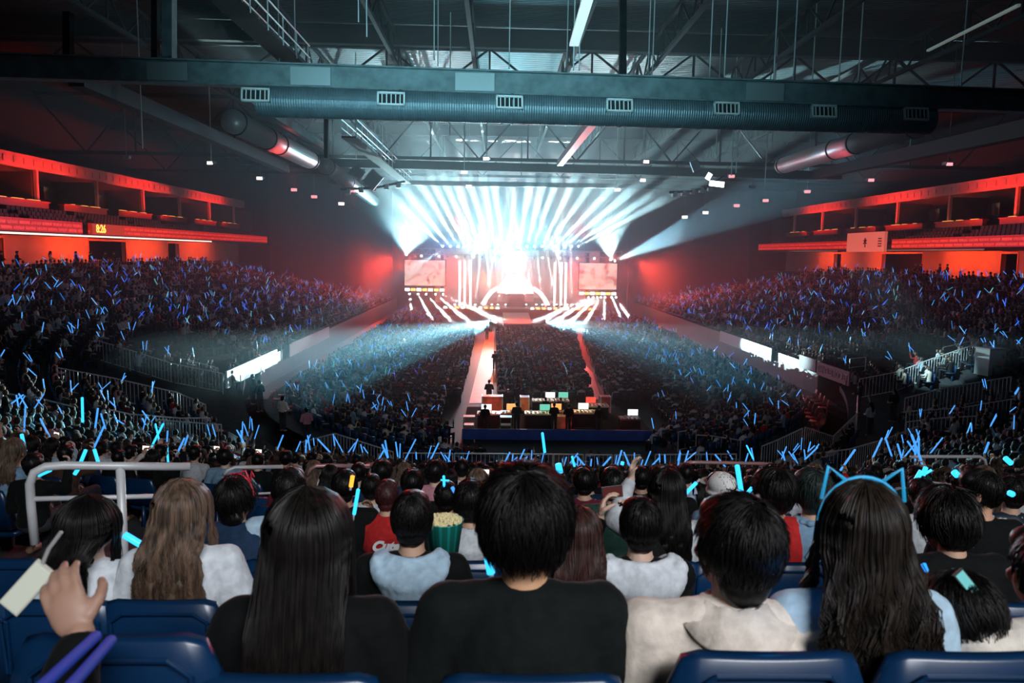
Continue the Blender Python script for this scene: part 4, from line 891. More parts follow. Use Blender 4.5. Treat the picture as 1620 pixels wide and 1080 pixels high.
def short_hair(name, n=900, length=.04, messy=.5, seed=1, full=1., nape=1.):
    rng = np.random.RandomState(seed); mb = MB()
    mb.ball((0, -.018, .026), (.086 * full, .1 * full, .100), 20, 14); mb.ball((0, -.055, -.015 - .035 * nape), (.064 * full, .045, .052), 16, 10); mb.ball((0, .045, .07), (.07 * full, .055, .05), 16, 10)
    for s_ in (-1, 1): mb.ball((s_ * .066 * full, -.02, -.01), (.022, .04, .045), 12, 8)
    az = rng.uniform(0, 2 * np.pi, n); th = np.arccos(rng.uniform(-.42, 1, n)); front = np.cos(az) > .35   # az 0 = front
    th = np.where(front, np.minimum(th, 1.15), th)
    D = np.stack([np.sin(th) * np.sin(az), np.sin(th) * np.cos(az), np.cos(th)], 1)
    C = np.array([0, -.018, .022]); SR = np.array([.086, .1, .104]) * full; P0 = C + D * SR * .99
    N = D / SR; N /= np.linalg.norm(N, axis=1, keepdims=True)
    dn = np.array([0.05, -.25, -1.0]) + rng.normal(0, messy * .55, (n, 3)); tan = dn - N * (dn * N).sum(1, keepdims=True); 
    crown = np.array([0, -.05, .12]); out = P0 - crown; out -= N * (out * N).sum(1, keepdims=True); out /= np.linalg.norm(out, axis=1, keepdims=True) + 1e-6
    tan = tan * .35 + out * .9 + rng.normal(0, messy * .3, (n, 3)); tan -= N * (tan * N).sum(1, keepdims=True); tan /= np.linalg.norm(tan, axis=1, keepdims=True) + 1e-6
    K = 5; t = np.linspace(0, 1, K)[None, :, None]; L_ = (length * rng.uniform(.6, 1.3, n))[:, None, None]
    PT = P0[:, None] + tan[:, None] * L_ * t + N[:, None] * (.006 + .012 * messy * t - .012 * t * t) 
    return hair_mesh(name, mb, PT, np.linspace(.0024, .0005, K), .007)
def long_hair(name, n=1100, length=.42, width=.1, wave=.0, seed=1, full=1., rag=.05, K=16, spread=1., back=.17):
    rng = np.random.RandomState(seed); mb = MB(); mb.ball((0, -.014, .02), (.09 * full, .105 * full, .108), 20, 14); mb.ball((0, -.06, -.03), (.08 * full, .05, .08), 16, 12)
    m = int(length / .045)
    for i in range(m):
        z = -.05 - i * .045; f = i / max(1, m - 1); w = (.085 * full) * (1 - f) + width * f * spread; mb.ball((0, -.075 - (back - .09) * min(1, f * 2.2), z), (w * (1 - .35 * max(0, f - .6)), .035 - .012 * f, .04), 16, 8)
    SR = np.array([.094 * full, .11 * full, .112]); az = rng.uniform(-1, 1, n) * 2.05; 
    clump = np.round(az * 9) / 9; az = az * .6 + clump * .4
    Lz = length * (1 - rag * 2 * rng.rand(n) - .12 * np.abs(az)); tt = np.linspace(0, 1, K); Kc = 6; PT = np.zeros((n, K, 3)); jr = 1 + rng.normal(0, .018, n)
    ph = clump * 7 + rng.normal(0, .35, n); wx = width / .094 / full * spread
    for k in range(K):
        if k < Kc: th = (k / (Kc - 1)) * 1.62 + .06; d = 0.
        else: th = 1.68; d = (k - Kc + 1) / (K - Kc)
        ex = np.sin(th) * np.sin(az) * SR[0] * jr; ey = -np.sin(th) * np.cos(az) * SR[1] * jr - .014; ez = np.cos(th) * SR[2] * jr + .02
        yb = -back - .012 + np.abs(az) * .014; f = min(1, d * 2.2)
        x = ex * (1 + (wx - 1) * d) ; y = ey * (1 - f) + np.where(np.abs(az) < 1.5, yb, np.minimum(ey, .03)) * f; z = ez - d * Lz
        amp = wave * min(1, d * 2.5); x = x + amp * np.sin(d * length * 42 + ph); y = y + amp * .6 * np.cos(d * length * 37 + ph) 
        PT[:, k] = np.stack([x, y, z], 1)
    PT += rng.normal(0, .0022, (n, 1, 3))
    rd = np.linspace(.0026, .0009, K); return hair_mesh(name, mb, PT, rd, .0085)
def cap_mesh(name):
    mb = MB(); mb.ball((0, -.006, .04), (.097, .112, .09), 24, 14); mb.ball((0, .12, .035), (.07, .07, .012), 20, 8); mb.ball((0, -.006, .132), .009, 8, 6)
    mb.tube([(.098 * math.cos(a), -.006 + .113 * math.sin(a), .0) for a in [2 * math.pi * k / 24 for k in range(25)]], .014, 8)
    return remesh(mb, .007, name, 2)
# ------------------------------------------------------------------ colours
m_skin = mat('skin', (.52, .32, .22), .5, vary=.08, scale=12, spec=.35); m_skin2 = mat('skin_light', (.62, .42, .32), .5, vary=.08, scale=12, spec=.35)
m_hair = mat('black_hair', (.005, .004, .004), .42, spec=.3, vary=.4, scale=30, streak=True); m_hairb = mat('brown_hair', (.12, .075, .05), .42, vary=.75, scale=9, streak=True); m_hairr = mat('reddish_hair', (.05, .02, .015), .4, vary=.5, scale=12, streak=True)
m_trous = mat('dark_trousers', (.02, .022, .03), .8, vary=.2, scale=20)
def cloth(name, c): return mat(name + '_cloth', c, .85, vary=.14, bump=.25, scale=26, cloth=True, spec=.15)
CL = {'black': (.004, .005, .005), 'charcoal': (.006, .0085, .0085), 'navy': (.015, .035, .075), 'white': (.68, .72, .76), 'grey': (.30, .32, .33), 'red': (.42, .02, .02), 'beige': (.72, .63, .54), 'dark green': (.02, .06, .045),
      'denim blue': (.18, .30, .42), 'pale blue': (.42, .58, .70), 'brown': (.07, .035, .025), 'cream': (.68, .62, .54), 'maroon': (.12, .015, .03), 'pink': (.55, .25, .3)}
# ------------------------------------------------------------------ stadium chair
m_seat = mat('blue_seat_plastic', (.003, .028, .085), .28, vary=.15, scale=3); m_seatr = mat('red_seat_plastic', (.6, .04, .03), .35)
def chair_parts(full=True):
    bk = MB(); W = .225; n = 12
    def prof(u): x = -W + 2 * W * u; e = abs(2 * u - 1); return x, .875 - .05 * max(0, e - .78) ** 1.5 * 20, .02 * (1 - e * e)
    v = []; f = []
    for i in range(n + 1):
        x, zt, c = prof(i / n)
        for (y, z) in ((-.20 - c, .50), (-.225 - c, .68), (-.25 - c, zt - .03), (-.262 - c, zt), (-.285 - c, zt - .012), (-.275 - c, .68), (-.245 - c, .50)): v.append((x, y, z))
    for i in range(n):
        for k in range(7): a = i * 7 + k; b = i * 7 + (k + 1) % 7; f.append((a, b, b + 7, a + 7))
    f += [tuple(range(6, -1, -1)), tuple(n * 7 + k for k in range(7))]
    bk.add(v, f)
    rib = MB().tube([(-.16, -.292, .60), (-.165, -.306, .80), (-.12, -.312, .835), (.12, -.312, .835), (.165, -.306, .80), (.16, -.292, .60)], .006, 6)
    st = MB(); v = []; f = []
    for i in range(n + 1):
        x = -.215 + .43 * i / n; e = abs(2 * i / n - 1); dz = .02 * e * e
        for (y, z) in ((-.2, .45), (.0, .43), (.2, .445), (.235, .425), (.2, .40), (-.2, .405)): v.append((x, y, z + dz))
    for i in range(n):
        for k in range(6): a = i * 6 + k; b = i * 6 + (k + 1) % 6; f.append((a, b, b + 6, a + 6))
    f += [tuple(range(5, -1, -1)), tuple(n * 6 + k for k in range(6))]; st.add(v, f)
    lg = MB().box((-.02, -.24, 0), (.02, -.18, .5)).box((-.05, -.28, 0), (.05, -.12, .02)).bar((0, -.2, .38), (0, .1, .4), .03)
    return bk, rib, st, lg
_bk, _rib, _st, _lg = chair_parts()
ME_BK = _bk.mesh('backrest', None, True); ME_RIB = _rib.mesh('rib'); ME_ST = _st.mesh('seat', None, True); ME_LG = _lg.mesh('leg')
mb_ = MB(); [mb_.add(q.v, q.f) for q in (_bk, _st, _lg)]; ME_CH = mb_.mesh('stadium_seat', None, True)
def chair(loc, rz, label, group=None, parts=True, m=None):
    m = m or m_seat
    if not parts:
        o = inst('stadium_seat', ME_CH, m); o.location = loc; o.rotation_euler = (0, 0, rz); return tag(o, label, 'seat', group)
    o = empty('stadium_seat', loc, rz, label, 'seat', group)
    b = inst('backrest', ME_BK, m, o); inst('rib', ME_RIB, m, b); inst('seat', ME_ST, m, o)
    for s_ in (-.19, .19): inst('leg', ME_LG, m_dsteel, o, (s_, 0, 0))
    return o
# ------------------------------------------------------------------ light sticks
m_stick = mat('cyan_light_stick', (.02, .1, .15), .3, emit=(.03, .52, 1), es=1.7); m_stickf = mat('blue_light_stick', (.02, .05, .1), .3, emit=(.07, .36, 1), es=1.1, sample=False); m_sticko = mat('orange_light_stick', (.2, .1, .02), .3, emit=(1, .42, .04), es=1.6)
m_stickd = mat('dim_blue_stick', (.01, .04, .35), .75, emit=(.01, .05, .5), es=.18, sample=False)
MESTICK = MB().tube([(0, 0, 0), (0, 0, .015), (0, 0, .97), (0, 0, 1)], [.6, 1, 1, .6], 8).mesh('stick', None, True)
def stick(p, q, r, label, m=None, group=None, handle=False, cat='light stick'):
    p = Vector(p); q = Vector(q); d = q - p; L_ = d.length; o = inst('light_stick', MESTICK, m or m_stick); o.location = p; o.rotation_mode = 'QUATERNION'; o.rotation_quaternion = d.to_track_quat('Z', 'Y'); o.scale = (r, r, L_); tag(o, label, cat, group)
    if handle:
        h = inst('handle', MESTICK, mat('stick_handle', (.5, .5, .52), .4), o, (0, 0, -.28)); h.scale = (.62, .62, .28)
    return o
STK = [0]
# ------------------------------------------------------------------ the people one can tell apart
ROWY = lambda k: 1.75 + 1.1 * k
def floor_at(x, Y):
    s, d = sdist(x, Y); k = round((d - .85) / 1.1); dk = .85 + 1.1 * k; return zstand(s, dk)
HERO_X = []
def root_for(px, ytop, row, lean=.04, hs=1.):
    Y = ROWY(row); P = at(px, ytop, Y); zf = floor_at(P.x, Y - .0); s = (P.z - zf) / (1.12 + .135 * hs); s = max(.8, min(1.12, s)); HERO_X.append((row, P.x))
    return Vector((P.x, Y - math.sin(lean) * .6, P.z - s * (1.12 + .135 * hs))), s
ME_TR = trousers_mesh(Pose(), 'trousers', .018)
def person(px, ytop, row, label, top='black', hair='short', hcol=None, lean=.04, yaw=0., pitch=0., roll=0., rz=0., la=None, ra=None, hs=1., wide=1., inf=.022, sleeve=1., skin=None, hkw=None, root=None, s=None, group=None, topname='shirt', folds=.006, bvox=None):
    if root is None: root, s0 = root_for(px, ytop, row, lean, hs); s = s or s0
    o = empty('person', root, rz, label, 'person', group); o.scale = (s, s, s); P = Pose(lean, yaw, pitch, roll, la, ra, hs=hs, wide=wide)
    near = row <= 1
    inst('body', body_mesh(P, 'body', bvox or (.0085 if near else .0115)), skin or m_skin, o); t = inst(topname, top_mesh(P, topname, .012 if near else .017, inf, sleeve=sleeve, folds=folds), cloth(top, CL[top]), o); inst('trousers', ME_TR, m_trous, o)
    hkw = dict(hkw or {}); hkw.setdefault('seed', abs(int(px))); 
    if hair == 'short': hm = short_hair('hair', **hkw); M = P.Hn
    elif hair == 'long': hm = long_hair('hair', **hkw); M = P.Hl
    elif hair == 'cap': hm = short_hair('hair', n=300, length=.02, messy=.2, **hkw); M = P.Hn
    h = inst('hair', hm, hcol or m_hair, o); h.matrix_local = M
    e = MB()
    for s_ in (-1, 1): e.ball(P.Hn @ Vector((s_ * .031, .08, .006)), .0085 * hs, 8, 6)
    e.build('eyes', mat('eye', (.06, .04, .03), .2), o)
    return o, P
def world_pt(o, p): 
    M = Matrix.Translation(o.location) @ Matrix.Rotation(o.rotation_euler.z, 4, 'Z') @ Matrix.Diagonal((*o.scale, 1)); return M @ Vector(p)
def hood(o, P, m, w=.135, drop=.16, thick=.048, name='hood', zc=.975):
    mb = MB(); n = 15
    for i in range(n):      # scoop of cloth hanging from shoulder to shoulder behind the neck
        u = -1 + 2 * i / (n - 1); x = w * math.sin(u * 1.45) / math.sin(1.45); y = -.04 - .085 * math.cos(u * 1.5); zt = zc + .015 * abs(u) ; zb = zc - drop * math.cos(u * 1.35) ** .8 if abs(u) < .99 else zc - .03
        limb(mb, [P.tp(x * .86, y + .02, zt), P.tp(x, y - .035, (zt + zb) / 2), P.tp(x * .9, y - .01, zb)], [thick * .45, thick * .75, thick * .55])
    for s_ in (-1, 1): limb(mb, [P.tp(s_ * w, -.04, zc), P.tp(s_ * w * .85, .05, zc - .02), P.tp(s_ * .05, .11, zc - .08)], [thick * .6, thick * .5, thick * .4])
    return inst(name, remesh(mb, .009, name, 4, .006, 14), m, o)
lap = None
# row 0
A, PA_ = person(487, 771, 0, 'person in black with very long straight dark hair, beside the empty front seat', 'black', 'long', mat('dark_brown_hair', (.008, .006, .005), .4, spec=.35, vary=.6, scale=14, streak=True), hs=1.06, wide=.95, inf=.04, hkw=dict(back=.18, n=2200, length=.56, width=.108, full=1.08, rag=.04, wave=.002), la=((-.29, .05, .64), (-.14, .29, .66), (.5, .8, .1), (-.3, .3, .9), .6), ra=((.29, .05, .62), (.18, .2, .5), (-.1, .9, -.2), (.3, .3, .9), .6))
for s_ in (-1, 1):
    a = PA_.la if s_ < 0 else PA_.ra; el, wr = Vector(a[0]), Vector(a[1])
    for k in (.66, .74): c = el.lerp(wr, k); d = (wr - el).normalized() * .005; MB().tube([c - d, c + d], .058 - k * .008, 18).build('white_piping', mat('white_piping', (.7, .68, .68), .6), A)
Bp, PB_ = person(832, 739, 0, 'big-headed person with fluffy black short hair and plain charcoal sweatshirt, centre front', 'charcoal', 'short', hs=1.12, wide=1.05, inf=.045, skin=mat('skin_tan', (.62, .34, .19), .5, spec=.3), hkw=dict(n=3000, length=.055, messy=.7, full=1.13, nape=0.), folds=.007)
Cp, PC_ = person(1165, 783, 0, 'person in a pale beige wide-collared coat with black short hair', 'beige', 'short', hs=1.1, yaw=.35, roll=.12, wide=1.26, inf=.06, skin=m_skin2, hkw=dict(n=2400, length=.05, messy=.6, full=1.06, nape=1.6), topname='coat', folds=.008)
cv_ = []; cf_ = []; n = 44
for i in range(n + 1):
    a = -2.5 + 5.0 * i / n; sn, cs = math.sin(a), math.cos(a); lift = .055 * sn * sn
    for (rx, ry, z) in ((.064, .06, .945), (.072, .066, .995), (.084, .08, .999), (.115, .122, .966), (.158, .174, .905 + lift), (.152, .168, .895 + lift), (.10, .10, .94)): cv_.append(PC_.tp(rx * sn, -.012 - ry * cs * (1 if cs > 0 else .8), z + .003 * math.sin(a * 9)))
for i in range(n):
    for k in range(7): a = i * 7 + k; b = i * 7 + (k + 1) % 7; cf_.append((a, b, b + 7, a + 7))
MB().add(cv_, cf_ + [tuple(range(6, -1, -1)), tuple(n * 7 + k for k in range(7))]).build('collar', cloth('beige', CL['beige']), Cp, smooth=True)
Dp, PD_ = person(1370, 762, 0, 'person in pale blue shirt with very long wavy dark hair and cat-ear headband', 'pale blue', 'long', mat('dark_brown_hair2', (.018, .012, .008), .42, spec=.35, vary=.7, scale=12, streak=True), hs=1.02, yaw=-.1, wide=.95, inf=.035, hkw=dict(back=.175, n=2600, length=.56, width=.15, full=1.06, rag=.12, wave=.017), skin=m_skin2)
def wband(name, label, hero, P, col, ears, m):
    W = lambda p: world_pt(hero, P.Hl @ Vector(p)); c = W((0, 0, .13)); o = empty(name, c, 0, label, 'headband')
    pts = [W((.104 * math.sin(a), -.0, .02 + .124 * math.cos(a))) - c for a in [-1.5 + 3.0 * i / 18 for i in range(19)]]
    MB().tube(pts, .0045, 8).build('band', m, o, smooth=True)
    for s_ in (-1, 1):
        e = [W(q) - c for q in ears(s_)]; MB().tube(e, .0045, 8).build('ear', m, o, smooth=True)
    return o
m_ear = mat('blue_glow_band', (.02, .2, .4), .4, emit=(.02, .30, .55), es=.75, sample=False)
wband('cat_ear_headband', 'glowing blue cat-ear headband on the long wavy dark hair', Dp, PD_, None, lambda s_: [(s_ * .045, 0, .135), (s_ * .088, -.0, .168), (s_ * .1, 0, .085)], m_ear)
Ep, PE_ = person(1560, 905, 0, 'person in black bending a black-haired head over a phone at the right edge', 'black', 'short', lean=.12, pitch=.6, roll=.15, yaw=.2, hs=1.12, inf=.05, topname='jacket', rz=.25, la=((-.2, .2, .80), (-.14, .40, .90), (-.2, .8, .5), (-.3, -.3, .9), .8), hkw=dict(n=1800, length=.05, messy=.5, full=1.1))
E2, _ = person(1668, 832, 0, 'person in cream jacket cut off by the right frame edge beside the bent head', 'cream', 'short', hs=1.05, inf=.055, wide=1.1, skin=m_skin2, topname='jacket', hkw=dict(n=900))
lamp('POINT', 'sleeve_blue_fill', at(1238, 905, 1.62), None, .09, (.05, .35, 1), shadow_soft_size=.03)  # added blue lamp for the sleeve, no light stick stands here
# person at the camera's own row on the left: forearm and hand with a phone
hp = at(62, 950, 1.12); Fr = Vector((-1.0, .62, 8.0)); loc = lambda p: Vector(p) - Fr
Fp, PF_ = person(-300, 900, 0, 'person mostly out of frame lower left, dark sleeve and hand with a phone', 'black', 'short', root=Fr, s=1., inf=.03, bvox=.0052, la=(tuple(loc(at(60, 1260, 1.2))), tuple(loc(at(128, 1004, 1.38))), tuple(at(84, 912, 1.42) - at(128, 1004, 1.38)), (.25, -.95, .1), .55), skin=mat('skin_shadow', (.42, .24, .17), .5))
def phone(c, rgt, up, w, h, label, m_face, group=None, strap=False, back=None):
    M = frame_M((0, 0, 0), rgt, up); o = empty('phone', c, 0, label, 'phone', group)
    MB().box((-w / 2, -.004, -h / 2), (w / 2, .004, h / 2), M).build('case', back or mat('phone_case', (.02, .02, .02), .4), o)
    MB().box((-w / 2 + .003, .0042, -h / 2 + .004), (w / 2 - .003, .0055, h / 2 - .004), M).build('screen' if not strap else 'cover', m_face, o)
    MB().box((-w / 2 + .003, -.0055, -h / 2 + .004), (w / 2 - .003, -.0042, h / 2 - .004), M).build('screen' if not strap else 'cover', m_face, o)
    if strap: MB().tube([M @ Vector((.01, 0, h / 2)), M @ Vector((.02, .0, h / 2 + .03)), M @ Vector((.024, 0, h / 2 + .075))], .004, 6).build('strap', mat('grey_strap', (.4, .4, .4), .5), o)
    return o
a, b = at(14, 962, 1.46), at(74, 896, 1.46); phone((a + b) / 2, (b - a).cross(Vector((0, 1, 0))), b - a, .045, (b - a).length, 'white cased phone with grey strap held in a hand at the left edge', mat('phone_white', (.72, .74, .62), .4, emit=(.7, .8, .6), es=.12), strap=True, back=mat('white_case', (.7, .7, .6), .4))
# row 1
Gp, PG_ = person(140, 783, 1, 'person in white T-shirt with long black hair at the left, beside the brown-haired one', 'white', 'long', hs=1.05, yaw=-.25, wide=.92, inf=.03, sleeve=.5, hkw=dict(n=1300, length=.30, width=.10, full=1.25, wave=.004, rag=.15), skin=m_skin2)
Hp, PH_ = person(287, 758, 1, 'person in pale grey-white top with long brown streaked hair, lit red from the side', 'white', 'long', m_hairb, hs=1.05, yaw=-.12, wide=.97, inf=.04, hkw=dict(n=1900, length=.44, width=.13, full=1.12, wave=.010, rag=.08), skin=m_skin2, rz=.12)
Ip, PI_ = person(652, 775, 1, 'person in black jacket with a light blue hood and short black hair', 'black', 'short', hs=1.0, inf=.04, hkw=dict(n=1500, length=.035, messy=.35), skin=m_skin, topname='jacket'); hood(Ip, PI_, cloth('pale blue', CL['pale blue']), .135, .15)
K2, PK2 = person(915, 800, 1, 'person with long dark reddish-brown hair hidden behind the fluffy-haired front one', 'brown', 'long', m_hairr, hs=1.03, hkw=dict(n=1300, length=.36, width=.11, full=1.1, wave=.006))
Jp, PJ_ = person(1015, 785, 1, 'person in black jacket and pale grey hood raising both hands to take a phone picture', 'black', 'short', bvox=.006, hs=1.02, inf=.035, la=((-.25, .14, .86), (-.15, .24, 1.08), (.25, .3, .9), (-.9, .2, .2), .8), ra=((.22, .2, .72), (.05, .34, 1.02), (-.3, .4, .9), (.9, .3, .2), .9), hkw=dict(n=1500, length=.04, messy=.4), skin=m_skin2, topname='jacket'); hood(Jp, PJ_, cloth('white', (.62, .66, .70)), .155, .21, .052)
phone(world_pt(Jp, (-.08, .33, 1.18)), (1, .1, .1), (0, .1, 1), .09, .05, 'dark phone held up by the person in pale grey hood', mat('phone_dim', (.1, .02, .02), .3, emit=(.3, .03, .03), es=.03))
Kp, PK_ = person(1512, 773, 1, 'person in black jacket with drooping black hair, right of the cat-ear headband', 'black', 'short', hs=1.18, inf=.06, pitch=.3, wide=1.1, hkw=dict(n=1500, length=.06, messy=.7, full=1.1), topname='jacket')
# row 2
Lp, PL_ = person(372, 752, 2, 'person in dark navy jacket with a red horned headband', 'navy', 'short', hs=1.05, wide=1.1, inf=.06, yaw=-.3, hkw=dict(n=900, length=.07, messy=.4, full=1.12, nape=2.), topname='jacket')
wband('horn_headband', 'thin red outlined horn headband on the navy-jacket person', Lp, PL_, None, lambda s_: [(s_ * .06 + .05, 0, .135), (s_ * .02 + .075, 0, .165), (s_ * .0 + .085, 0, .10)], mat('red_band', (.5, .03, .05), .4, emit=(.5, .02, .04), es=.25, sample=False))
Mp, PM_ = person(456, 738, 2, 'person in washed pale blue shirt with short black hair behind the very long-haired one', 'pale blue', 'short', hs=1.0, inf=.035, hkw=dict(n=700))
Rp, PR_ = person(745, 757, 2, 'person with short black hair and a light grey hood beside the popcorn bucket', 'black', 'short', hs=1.05, inf=.04, hkw=dict(n=900, full=1.05), topname='jacket'); hood(Rp, PR_, cloth('grey', (.5, .53, .55)), .14, .17)
Tp, PT_ = person(1057, 741, 2, 'person with very long dark hair and pale top raising one hand high', 'grey', 'long', la=((-.27, .12, .93), (-.17, .2, 1.15), (.1, .1, 1), (-.8, .5, .1), .7), hkw=dict(n=900, length=.40, width=.1, wave=.006), skin=m_skin2, hs=1.05)
Vp, PV_ = person(1228, 737, 2, 'person in red jacket with fluffy black hair beside a glowing phone', 'red', 'short', hs=1.1, inf=.05, hkw=dict(n=900, length=.06, full=1.12, messy=.6), topname='jacket')
phone(at(1249, 772, 4.25), (1, 0, .0), (0, .2, 1), .075, .042, 'bright phone screen glowing beside the red jacket', emat('phone_bright', (1, .75, .6), 3))
Wp, PW_ = person(1288, 741, 2, 'person in denim blue shirt with dark greenish hair, in front of the red jacket', 'denim blue', 'short', mat('dark_green_hair', (.01, .022, .02), .5), hs=1.05, inf=.05, hkw=dict(n=900, length=.05, full=1.12, messy=.3), topname='denim_shirt')
mb = MB(); n = 12
for i in range(n + 1): a = 2 * math.pi * i / n; mb.ball(PW_.tp(.085 * math.cos(a), -.012 + .08 * math.sin(a), .975), (.024, .024, .018), 8, 6)
inst('collar', remesh(mb, .008, 'collar', 3), cloth('denim blue', CL['denim blue']), Wp)
Xp, PX_ = person(1462, 756, 3, 'person in dull grey-blue top among light sticks, right of the cat-ear headband', 'grey', 'short', hkw=dict(n=600))
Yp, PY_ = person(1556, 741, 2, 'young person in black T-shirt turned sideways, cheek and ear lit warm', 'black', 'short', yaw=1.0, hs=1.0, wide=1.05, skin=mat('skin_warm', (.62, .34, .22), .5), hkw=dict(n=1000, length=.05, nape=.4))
Zl, _ = person(52, 716, 4, 'person in black near the left edge lifting glowing sticks behind the thick guard rail', 'black', 'short', ra=((.26, .14, .84), (.22, .26, 1.05), (.1, .1, 1), (.8, .5, .1), 1.1), hkw=dict(n=600))
# row 3
Np, PN_ = person(545, 742, 3, 'person in dark jacket holding an orange and a blue light stick', 'black', 'short', inf=.04, hkw=dict(n=700), topname='jacket', ra=((.28, .1, .72), (.16, .28, .84), (-.3, .5, .7), (.8, .3, .2), 1.2))
Pp, PP_ = person(612, 758, 3, 'person in red jersey with white script lettering behind the light-blue-hooded one', 'red', 'short', mat('maroon_hair', (.05, .012, .014), .45), hs=1.0, wide=1.0, inf=.05, hkw=dict(n=700, length=.03), topname='jersey')
t = text_mesh('Cute', .10, 'lettering', mat('jersey_white', (.75, .75, .75), .6), Pp, .003, shear=.35, bold=.006); t.matrix_local = frame_M(PP_.tp(.015, -.185, .80), (1, 0, 0), (0, -1, .02))
Qp, _ = person(652, 741, 4, 'person with round short black hair between the grey sweater and the popcorn', 'black', 'short', hkw=dict(n=600, full=1.1))
S1, _ = person(925, 739, 4, 'person with short black hair in dark maroon top behind the dark green jacket', 'maroon', 'short', hkw=dict(n=600))
S2, _ = person(972, 738, 3, 'person in dark green jacket with short black hair left of the raised hand', 'dark green', 'short', inf=.06, wide=1.1, hkw=dict(n=700), topname='jacket')
Up, PU_ = person(1150, 744, 3, 'person in grey-blue jacket wearing a tilted white baseball cap', 'denim blue', 'cap', hs=1.0, yaw=.5, roll=-.2, topname='jacket')
cp_ = inst('cap', cap_mesh('cap'), mat('white_cap', (.75, .72, .68), .8, bump=.1, scale=40), None); cp_.matrix_world = Matrix.Translation(Up.location) @ Matrix.Diagonal((*Up.scale, 1)) @ PU_.Hn; tag(cp_, 'white baseball cap worn by a person left of the tall light stick', 'cap'); cp_.name = 'baseball_cap'
Z1, _ = person(1602, 752, 3, 'person in black and white patterned shirt at the right edge', 'grey', 'short', hkw=dict(n=600))
mpz = bpy.data.materials.new('patterned_shirt'); nt, bb = nodes(mpz); nz = nt.nodes.new('ShaderNodeTexNoise'); nz.inputs['Scale'].default_value = 14; cr = nt.nodes.new('ShaderNodeValToRGB'); cr.color_ramp.interpolation = 'CONSTANT'; cr.color_ramp.elements[0].color = (.01, .02, .03, 1); cr.color_ramp.elements[1].color = (.45, .5, .55, 1); cr.color_ramp.elements[1].position = .55
tcz = nt.nodes.new('ShaderNodeTexCoord'); nt.links.new(tcz.outputs['Object'], nz.inputs[0]); nt.links.new(nz.outputs[0], cr.inputs[0]); nt.links.new(cr.outputs[0], bb.inputs['Base Color'])
for c_ in Z1.children:
    if c_.name.startswith('shirt'): c_.material_slots[0].material = mpz
Op, _ = person(587, 749, 4, 'person in light grey sweater with short black hair, next to the red jersey', 'grey', 'short', inf=.05, hkw=dict(n=600), topname='sweater')
Q2, _ = person(706, 760, 3, 'person in black with a cyan light cross at the back, left of the grey hood', 'black', 'short', hkw=dict(n=600))
X3, _ = person(1015, 736, 5, 'person with black hair just left of the raised hand', 'charcoal', 'short', hkw=dict(n=500))
X4, _ = person(1192, 752, 4, 'person in white top right behind the tallest light stick', 'white', 'short', hkw=dict(n=500))
# popcorn
pc = empty('popcorn_bucket', at(702, 872, 3.05), 0, 'green and white striped popcorn bucket full of yellow popcorn', 'bucket')
def stripes():
    m = bpy.data.materials.new('striped_paper'); nt, b = nodes(m); N, L = nt.nodes, nt.links; tc = N.new('ShaderNodeTexCoord'); sx = N.new('ShaderNodeSeparateXYZ'); at_ = N.new('ShaderNodeMath'); at_.operation = 'ARCTAN2'; L.new(tc.outputs['Object'], sx.inputs[0]); L.new(sx.outputs[0], at_.inputs[0]); L.new(sx.outputs[1], at_.inputs[1])
    mu = N.new('ShaderNodeMath'); mu.operation = 'MULTIPLY'; mu.inputs[1].default_value = 14; L.new(at_.outputs[0], mu.inputs[0]); sn = N.new('ShaderNodeMath'); sn.operation = 'SINE'; L.new(mu.outputs[0], sn.inputs[0])
    cr = N.new('ShaderNodeValToRGB'); cr.color_ramp.elements[0].position = .45; cr.color_ramp.elements[1].position = .55; cr.color_ramp.elements[0].color = (.01, .22, .16, 1); cr.color_ramp.elements[1].color = (.02, .42, .40, 1); L.new(sn.outputs[0], cr.inputs[0]); L.new(cr.outputs[0], b.inputs['Base Color']); return m
MB().lathe([(.001, 0), (.062, 0), (.08, .135), (.083, .137), (.078, .13), (.06, .005)], n=40).build('bucket', stripes(), pc, smooth=True)
kb = MB()
for i in range(520):
    a = random.uniform(0, 2 * math.pi); r_ = .074 * math.sqrt(random.random()); kb.ball((r_ * math.cos(a), r_ * math.sin(a), .128 + .012 * (1 - r_ / .074) + random.uniform(0, .012)), random.uniform(.0045, .007), 6, 4)
kb.build('popcorn', mat('popcorn', (.85, .72, .38), .7, vary=.2, scale=60), pc, kind='stuff')
